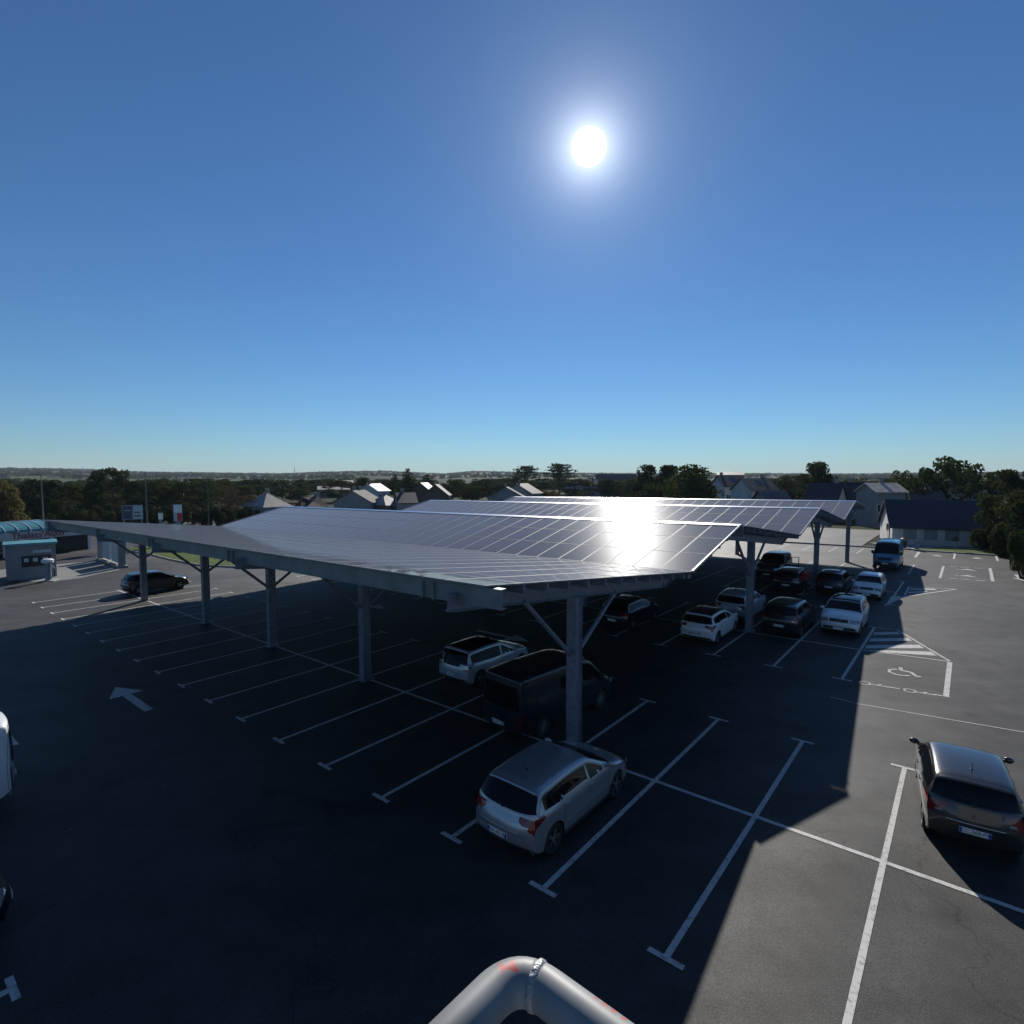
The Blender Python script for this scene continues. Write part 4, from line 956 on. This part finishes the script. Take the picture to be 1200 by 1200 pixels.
# ------------------------------------------------------------------ person beside the third row post
def person(label, u, v, hdg, top, trouser):
    e = empty('person', Wd(u, v, .01), math.pi/2-YAW-math.radians(hdg)); tag(e, label, 'person')
    def skin(name, verts, edges, rad, m, lev=2):
        me = bpy.data.meshes.new(name); me.from_pydata(verts, edges, []); o = link(name, me, None, e)
        md = o.modifiers.new('s', 'SKIN'); me.skin_vertices[0].data[0].use_root = True
        for i, r in enumerate(rad): me.skin_vertices[0].data[i].radius = (r, r) if not isinstance(r, tuple) else r
        sb = o.modifiers.new('b', 'SUBSURF'); sb.levels = sb.render_levels = lev
        dg = bpy.context.evaluated_depsgraph_get(); me2 = bpy.data.meshes.new_from_object(o.evaluated_get(dg)); o.modifiers.clear(); o.data = me2
        me2.materials.clear(); me2.materials.append(m)
        for p in me2.polygons: p.use_smooth = True
        return o
    skn = bpy.data.materials.get('skin') or mat('skin', (.38, .22, .16), .55)
    V = [(0, 0, .95), (0, 0, 1.15), (0, 0, 1.38), (0, 0, 1.5), (.01, 0, 1.6), (.015, 0, 1.72),
         (0, .1, .92), (.02, .11, .5), (0, .12, .08), (.12, .13, .04), (0, -.1, .92), (.02, -.11, .5), (-.04, -.12, .08), (.08, -.13, .04),
         (0, .2, 1.4), (0, .26, 1.13), (.08, .25, .9), (.11, .24, .8), (0, -.2, 1.4), (.02, -.27, 1.13), (.12, -.26, .92), (.15, -.25, .82)]
    E = [(0, 1), (1, 2), (2, 3), (3, 4), (4, 5), (0, 6), (6, 7), (7, 8), (8, 9), (0, 10), (10, 11), (11, 12), (12, 13), (2, 14), (14, 15), (15, 16), (16, 17), (2, 18), (18, 19), (19, 20), (20, 21)]
    Rr = [.13, .13, .15, .06, .085, .08, .085, .06, .045, .035, .085, .06, .045, .035, .06, .045, .035, .03, .06, .045, .035, .03]
    skin('body', V, E, Rr, skn)
    skin('jacket', [(0, 0, .93), (0, 0, 1.15), (0, 0, 1.38), (0, 0, 1.47), (0, .2, 1.4), (0, .26, 1.13), (.08, .25, .92), (0, -.2, 1.4), (.02, -.27, 1.13), (.11, -.26, .93)],
         [(0, 1), (1, 2), (2, 3), (2, 4), (4, 5), (5, 6), (2, 7), (7, 8), (8, 9)], [.17, .16, .19, .08, .085, .065, .055, .085, .065, .055], top)
    skin('trousers', [(0, 0, .95), (0, .1, .9), (.02, .11, .5), (0, .12, .1), (0, -.1, .9), (.02, -.11, .5), (-.04, -.12, .1)], [(0, 1), (1, 2), (2, 3), (0, 4), (4, 5), (5, 6)], [.15, .10, .08, .065, .10, .08, .065], trouser)
    m = MB(); G = [[Vector((-.005+.10*math.sin(a)*math.cos(b), .088*math.sin(a)*math.sin(b), 1.70+.10*math.cos(a))) for b in [2*math.pi*k/14 for k in range(15)]] for a in [math.pi*.62*k/7 for k in range(8)]]
    m.grid(G); m.build('hair', M['black'], e, smooth=True)
    return e
person('person in a red jacket and dark trousers standing by the dark cars', -4.75, 27.9, 170, mat('red_cloth', (.25, .015, .02), .8), mat('dark_cloth', (.02, .02, .03), .9))

# ------------------------------------------------------------------ car wash at the left
M['teal'] = mat('teal_panel', (.10, .28, .30), .35, noise=.2, nscale=1)
M['tealglass'] = mat('teal_translucent_roof', (.06, .20, .23), .3, coat=.2)
M['lightpanel'] = mat('light_blue_panel', (.45, .52, .55), .5)
M['signred'] = mat('sign_dark_red', (.30, .02, .06), .5)
M['white'] = mat('white_enamel', (.75, .75, .74), .4)
def frame_obj(name, A, B, label, cat, group=None):
    d = B-A; e = empty(name, A, math.atan2(d.y, d.x)); tag(e, label, cat, group); return e, d.length
Cb = Wd(*guv(38, 678)); pr = Vector((Cb.y, -Cb.x, 0)).normalized(); hw = 60*Cb.y/FPX*math.cos(math.atan2(Cb.x, Cb.y))*.5; A = Cb-pr*hw; B = Cb+pr*hw; e, Lb = frame_obj('wash_booth', A, B, 'pale technical booth with teal roof at the car wash', 'booth')
hb0 = hat(68, 680, 640)
m = MB(); m.box((Lb/2, 1.3, hb0/2), (Lb, 2.6, hb0)); m.build('wall', WALL['grey'], e)
m = MB(); m.box((Lb/2, 1.3, hb0+.08), (Lb+.3, 2.9, .18)); m.build('roof', M['teal'], e)
for x, w_ in ((Lb*.40, .6), (Lb*.58, .6), (Lb*.78, .7)):
    m = MB(); m.box((x, -.04, hb0*.52), (w_, .1, .9)); wn = m.build('control_panel', M['black'], e)
    m = MB(); m.box((x, -.1, hb0*.56), (w_*.5, .05, .3)); m.build('screen', M['lightpanel'], wn)
m = MB(); m.box((Lb*.72, -.06, hb0*.80), (1.2, .06, .22)); m.build('notice_board', M['lightpanel'], e)
A = Wd(*guv(-60, 662)); B = Wd(*guv(112, 643)); e, Lb = frame_obj('car_wash', A, B, 'car wash hall with teal barrel roof and lettered fascia', 'car wash')
hf1 = hat(60, 649, 621); hf0 = hat(60, 649, 630)
m = MB(); m.box((Lb/2, .1, (hf0+hf1)/2), (Lb, .25, hf1-hf0)); m.box((Lb-.1, 3.4, (hf0+hf1)/2), (.25, 6.4, hf1-hf0)); m.box((Lb/2, 3.4, hf1-.12), (Lb-.4, 6.3, .12)); m.build('fascia', WALL['white'], e)
for fx in (.02, .36, .52, .68, .97):
    m = MB(); m.box((Lb*fx, .5, hf0/2), (.3, .3, hf0)); m.build('column', M['white'], e)
m = MB(); m.box((Lb*.84, 3.0, hf0/2-.01), (Lb*.26, 5, hf0-.05)); m.build('bay_shade_block', M['black'], e)  # solid black block stands in for the shade inside the open bay
m = MB(); m.box((Lb*.3, 6.4, hf0/2), (Lb*.6, .15, hf0)); m.build('back_wall', WALL['grey'], e)
Lr = Lb*.69
G = [[Vector((x, 3.2-3.3*math.cos(t), hf1+.95*math.sin(t))) for x in (0, Lr)] for t in [math.pi*k/14 for k in range(15)]]
m = MB(); m.grid(G); m.face([g[0] for g in G]); m.face([g[1] for g in G]); br = m.build('barrel_roof', M['tealglass'], e, smooth=False)
for k in range(9):
    x = Lr*k/8; m = MB(); m.tube([Vector((x, 3.2-3.34*math.cos(t), hf1+.98*math.sin(t))) for t in [math.pi*q/12 for q in range(13)]], .04, 6); m.build('roof_rib', M['white'], br)
t0 = (Wd(*guv(8, 655.5))-A).length; 
text_mesh('lettering', "Thalass'Auto", .95, M['signred'], e, Vector((Lb*.57, -.06, (hf0+hf1)/2)), (math.pi/2, 0, 0), .03, sx=1.0)
# two white screens between grey pillars
A = Wd(*guv(119, 656)); B = Wd(*guv(143, 665)); e, Lb2 = frame_obj('wash_screen', A, B, 'two white screens between pillars beside the car wash', 'screen')
hs = hat(143, 665, 634)
for x in (0, Lb2): m = MB(); m.box((x, 0, hs/2), (.5, .5, hs)); m.build('pillar', WALL['grey'], e)
for fx in (.28, .72): m = MB(); m.box((Lb2*fx, 0, hs*.52), (Lb2*.36, .08, hs*.8)); m.build('panel', M['lightpanel'], e)
m = MB(); m.box((Lb2/2, 0, .1), (Lb2+.9, .8, .2)); m.build('plinth', M['concrete'], e)
# vacuum column
p = Wd(*guv(57, 681)); e = empty('vacuum_column', p, .3); tag(e, 'small vacuum column with a white cap in front of the booth', 'vacuum station')
m = MB(); m.lathe((0, 0, 0), (0, 0, 1), [(0, .28), (.1, .28), (.12, .22), (1.5, .22), (1.55, .2)], 16); m.build('column', M['steel'], e)
m = MB(); m.lathe((0, 0, 1.55), (0, 0, 1), [(0, .1), (.0, .4), (.22, .42), (.3, .3), (.32, .001)], 16); m.build('cap', M['white'], e)
m = MB(); m.box((0, 0, .04), (1.1, 1.0, .1)); m.build('base', M['concrete'], e)
m = MB(); m.tube([(.22, 0, 1.3), (.42, .05, 1.0), (.40, .05, .4), (.24, .05, .3)], .035, 8); m.build('hose', M['black'], e)

# ------------------------------------------------------------------ signs, lamp posts
def sign_at(px, y0, y1, dist, wpx, label, name, cells, cat='sign', legs=2):
    top = far(px, y0, dist); bot = far(px, y1, dist); zg = gzw(top); az = math.atan2(top.x, top.y)
    wd = wpx*dist/FPX/(1+((px-600)/FPX)**2); e = empty(name, (top.x, top.y, zg), -az); tag(e, label, cat)
    z0, z1 = bot.z-zg, top.z-zg
    m = MB()
    if legs == 2:
        for s in (-.42, .42): m.box((s*wd, .05, z0/2), (.15, .15, z0+.2))
    else: m.box((0, .05, z0/2), (wd*.6, .2, z0+.2))
    m.build('support', M['steel'], e)
    m = MB(); m.box((0, .03, (z0+z1)/2), (wd, .12, z1-z0)); m.build('frame', M['steel'], e)
    for (a, b, c, d, mt) in cells:
        m = MB(); m.box(((a+b)/2*wd-wd/2, -.05, z0+(c+d)/2*(z1-z0)), ((b-a)*wd, .05, (d-c)*(z1-z0))); m.build('panel', mt, e)
    return e
navy_s = mat('sign_navy', (.03, .05, .10), .4); red_s = mat('sign_red', (.55, .02, .03), .4)
pl2 = mat('sign_light', (.40, .47, .52), .4)
sign_at(155, 592, 609, 80, 25, 'twin panel billboard, dark left half and light right half', 'billboard', [(.04, .47, .05, .95, navy_s), (.53, .97, .05, .95, pl2), (.58, .9, .2, .3, navy_s), (.58, .85, .45, .55, navy_s), (.1, .4, .6, .7, pl2)])
sign_at(208, 591, 611, 82, 11, 'totem sign, white above and red below', 'totem_sign', [(.06, .94, .5, .97, M['white']), (.42, .94, .03, .48, red_s), (.06, .4, .03, .48, pl2)], legs=1)
sign_at(188, 601, 609, 84, 6, 'small white sign between the billboard and the totem', 'small_sign', [(.05, .95, .05, .95, M['white'])], legs=1)
for px, yt, d, lb in ((48, 556, 88, 'tall lamp post left, in front of the pines'), (170, 553, 84, 'tall lamp post beside the billboard'), (243, 560, 92, 'tall lamp post right of the totem sign')):
    top = far(px, yt, d); zg = gzw(top); e = empty('lamp_post', (top.x, top.y, zg), rnd.uniform(0, 3)); tag(e, lb, 'lamp post', 'lamp posts by the car wash'); hp = top.z-zg
    m = MB(); m.tube([(0, 0, 0), (0, 0, hp)], [.10, .05], 10); m.build('pole', M['pole_grey'], e)
    m = MB(); m.tube([(0, 0, hp-.1), (.5, 0, hp), (1.1, 0, hp+.02)], .04, 6); m.box((1.3, 0, hp+.02), (.6, .22, .1)); m.build('lamp_head', M['pole_grey'], e)
# distant mast
top = far(345, 547, 2600); e = empty('radio_mast', (top.x, top.y, 0)); tag(e, 'thin radio mast on the distant hill', 'mast')
m = MB(); m.tube([(0, 0, 0), (0, 0, top.z)], [1.6, .5], 6)
for z in (.6, .8, .92): m.box((0, 0, top.z*z), (4, 4, .8))
m.build('lattice', M['steel'], e)
# small street furniture by the long building
def post_sign(px, pyb, pyt, label, head, name='sign_post'):
    p = Wd(*guv(px, pyb)); hh = hat(px, pyb, pyt); e = empty(name, p, -math.atan2(p.x, p.y)); tag(e, label, 'sign post')
    m = MB(); m.tube([(0, 0, 0), (0, 0, hh)], .04, 8); m.build('pole', M['steel'], e)
    m = MB()
    if head == 'round': m.lathe((0, -.05, hh-.3), (0, -1, 0), [(0, .3), (.02, .3), (.02, .001)], 20)
    else: m.box((0, -.06, hh-.45), (.45, .04, .8))
    m.build('sign_plate', M['black'] if head == 'round' else M['steel'], e); return e
post_sign(1119, 646, 628, 'round sign on a pole before the wall of the long building', 'round')
post_sign(1074, 645, 634, 'short grey post on the verge near the blue van', 'flat')
# timber rail at the lawn on the right
a, b = guv(1157, 637), guv(1197, 642); e = empty('low_rail', Wd(*a), 0); tag(e, 'low pale rail on the lawn at the right', 'rail')
A_, B_ = Wd(*a, .45)-Wd(*a), Wd(*b, .45)-Wd(*a); m = MB(); m.bar(A_, B_, .1, .12); m.build('top_rail', M['concrete'], e)
for f_ in (.02, .33, .66, .98):
    q = A_.lerp(B_, f_); m = MB(); m.bar(q-Vector((0, 0, .5)), q-Vector((0, 0, .06)), .09, .09, Vector((0, 1, 0))); m.build('rail_post', M['concrete'], e)
p = Wd(*guv(1059, 642)); e = empty('litter_bin', p, .2); tag(e, 'dark litter bin beside the pale footpath', 'bin')
m = MB(); m.lathe((0, 0, 0), (0, 0, 1), [(0, .24), (.85, .3), (.86, .26), (.8, .001)], 16); m.build('bin_body', M['black'], e)
m = MB(); m.lathe((0, 0, .95), (0, 0, 1), [(0, .33), (.05, .33), (.15, .15), (.16, .001)], 16); m.build('lid', M['black'], e)

# ------------------------------------------------------------------ guard rail on the roof under the camera
M['railpaint'] = mat('worn_rail_paint', (.21, .215, .22), .5, metal=.0, spec=.35, noise=.35, nscale=9)
e = empty('guard_rail', (0, 0, 6.3)); tag(e, 'worn grey pipe guard rail corner at the bottom edge', 'guard rail')
dep = .66; cr = ray(607, 1136); ct = cr*(dep/cr.y); corner = Vector((ct.x, ct.y, CAMZ+ct.z-6.3)); RP = .025
dl = Vector((math.sin(math.radians(41)), math.cos(math.radians(41)), 0)); dr = Vector((math.sin(math.radians(-49)), math.cos(math.radians(-49)), 0))
Rb = .05; m = MB(); arc = []
pa, pb2 = corner-dl*Rb, corner-dr*Rb
for k in range(11):
    t = k/10; arc.append(pa*(1-t)**2 + corner*2*t*(1-t) + pb2*t*t)
m.tube([corner-dl*1.8] + arc[:9], RP, 28); m.build('top_rail', M['railpaint'], e, smooth=True)
m = MB(); m.tube([arc[8], arc[9], arc[10], corner-dr*1.9], RP, 28); m.build('top_rail', M['railpaint'], e, smooth=True)
wj = arc[8]; dj = (arc[9]-arc[7]).normalized(); m = MB(); m.tube([wj-dj*.006, wj-dj*.002, wj+dj*.002, wj+dj*.006], [RP-.0005, RP+.0022, RP+.002, RP-.0005], 28)
m.build('weld_seam', mat('weld_bead', (.33, .33, .32), .5, metal=.2, noise=.2, nscale=60, bump=.35, bscale=160), e, smooth=True)
# red and black scuffs worn into the rail paint at fixed spots
t = M['railpaint'].node_tree; b = t.nodes['Principled BSDF']; L = t.links; src = b.inputs['Base Color'].links[0].from_socket
co = t.nodes.new('ShaderNodeTexCoord')
def scuff(prev, p, rad, col, sc, thr):
    sub = t.nodes.new('ShaderNodeVectorMath'); sub.operation = 'DISTANCE'; sub.inputs[1].default_value = p; L.new(co.outputs['Object'], sub.inputs[0])
    n = t.nodes.new('ShaderNodeTexNoise'); n.inputs['Scale'].default_value = sc; n.inputs['Detail'].default_value = 5; L.new(co.outputs['Object'], n.inputs[0])
    a = mth('SUBTRACT', n.outputs[0], mth('MULTIPLY', sub.outputs['Value'], .5/rad, tree=t), tree=t); g = mth('MULTIPLY', mth('SUBTRACT', a, thr, tree=t), 14.0, tree=t, clamp=True)
    mx = t.nodes.new('ShaderNodeMix'); mx.data_type = 'RGBA'; L.new(g, mx.inputs[0]); L.new(prev, mx.inputs[6]); mx.inputs[7].default_value = (*col, 1); return mx.outputs[2]
up_ = Vector((0, 0, RP*.8))
src = scuff(src, arc[3]+up_, .020, (.42, .07, .06), 130, .22)
for k_ in range(5): src = scuff(src, corner-dr*(.105+.012*k_)+up_+dl*.012, .009, (.38, .10, .08), 160, .26)
src = scuff(src, corner-dr*.16-dl*.022, .016, (.03, .03, .03), 120, .36); src = scuff(src, corner-dr*.11-dl*.024, .014, (.04, .04, .04), 150, .38)
src = scuff(src, corner-dl*.3, .12, (.16, .16, .15), 40, .38)
L.new(src, b.inputs['Base Color'])
for pt in (corner-dr*.42, corner-dl*1.5, corner-dr*1.6):
    m = MB(); m.tube([pt-Vector((0, 0, .012)), Vector((pt.x, pt.y, 0))], RP*.92, 20); m.build('rail_upright', M['railpaint'], e, smooth=True)
# the flat roofed store the rail stands on: corner of the roof below and behind the camera
nrm_l = Vector((-dl.y, dl.x, 0)); cw = Vector((corner.x, corner.y, 0))
m = MB(); c0 = cw + (dl+dr).normalized()*.06; P4 = [c0, c0-dl*14, c0-dl*14-dr*12, c0-dr*12]
m.hexa([Vector((q.x, q.y, -.3)) for q in P4] + [Vector((q.x, q.y, 6.3)) for q in P4]); o = m.build('store_building', WALL['grey']); tag(o, 'flat roofed store carrying the guard rail below the camera', 'building')

# ------------------------------------------------------------------ the air: even thin haze over the whole place
hz_ = MB(); hz_.hexa([(-4300, -4300, -6), (4300, -4300, -6), (4300, 4300, -6), (-4300, 4300, -6), (-4300, -4300, 75), (4300, -4300, 75), (4300, 4300, 75), (-4300, 4300, 75)])
hm_ = bpy.data.materials.new('haze_air'); hm_.use_nodes = True; ht_ = hm_.node_tree; ht_.nodes.clear()
ho_ = ht_.nodes.new('ShaderNodeOutputMaterial'); hv_ = ht_.nodes.new('ShaderNodeVolumePrincipled'); hv_.inputs['Color'].default_value = (.75, .86, 1, 1)
hv_.inputs['Density'].default_value = .0001; ht_.links.new(hv_.outputs[0], ho_.inputs['Volume'])
tag(hz_.build('haze', hm_), 'thin pale haze in the air over the fields', 'haze', kind='stuff')
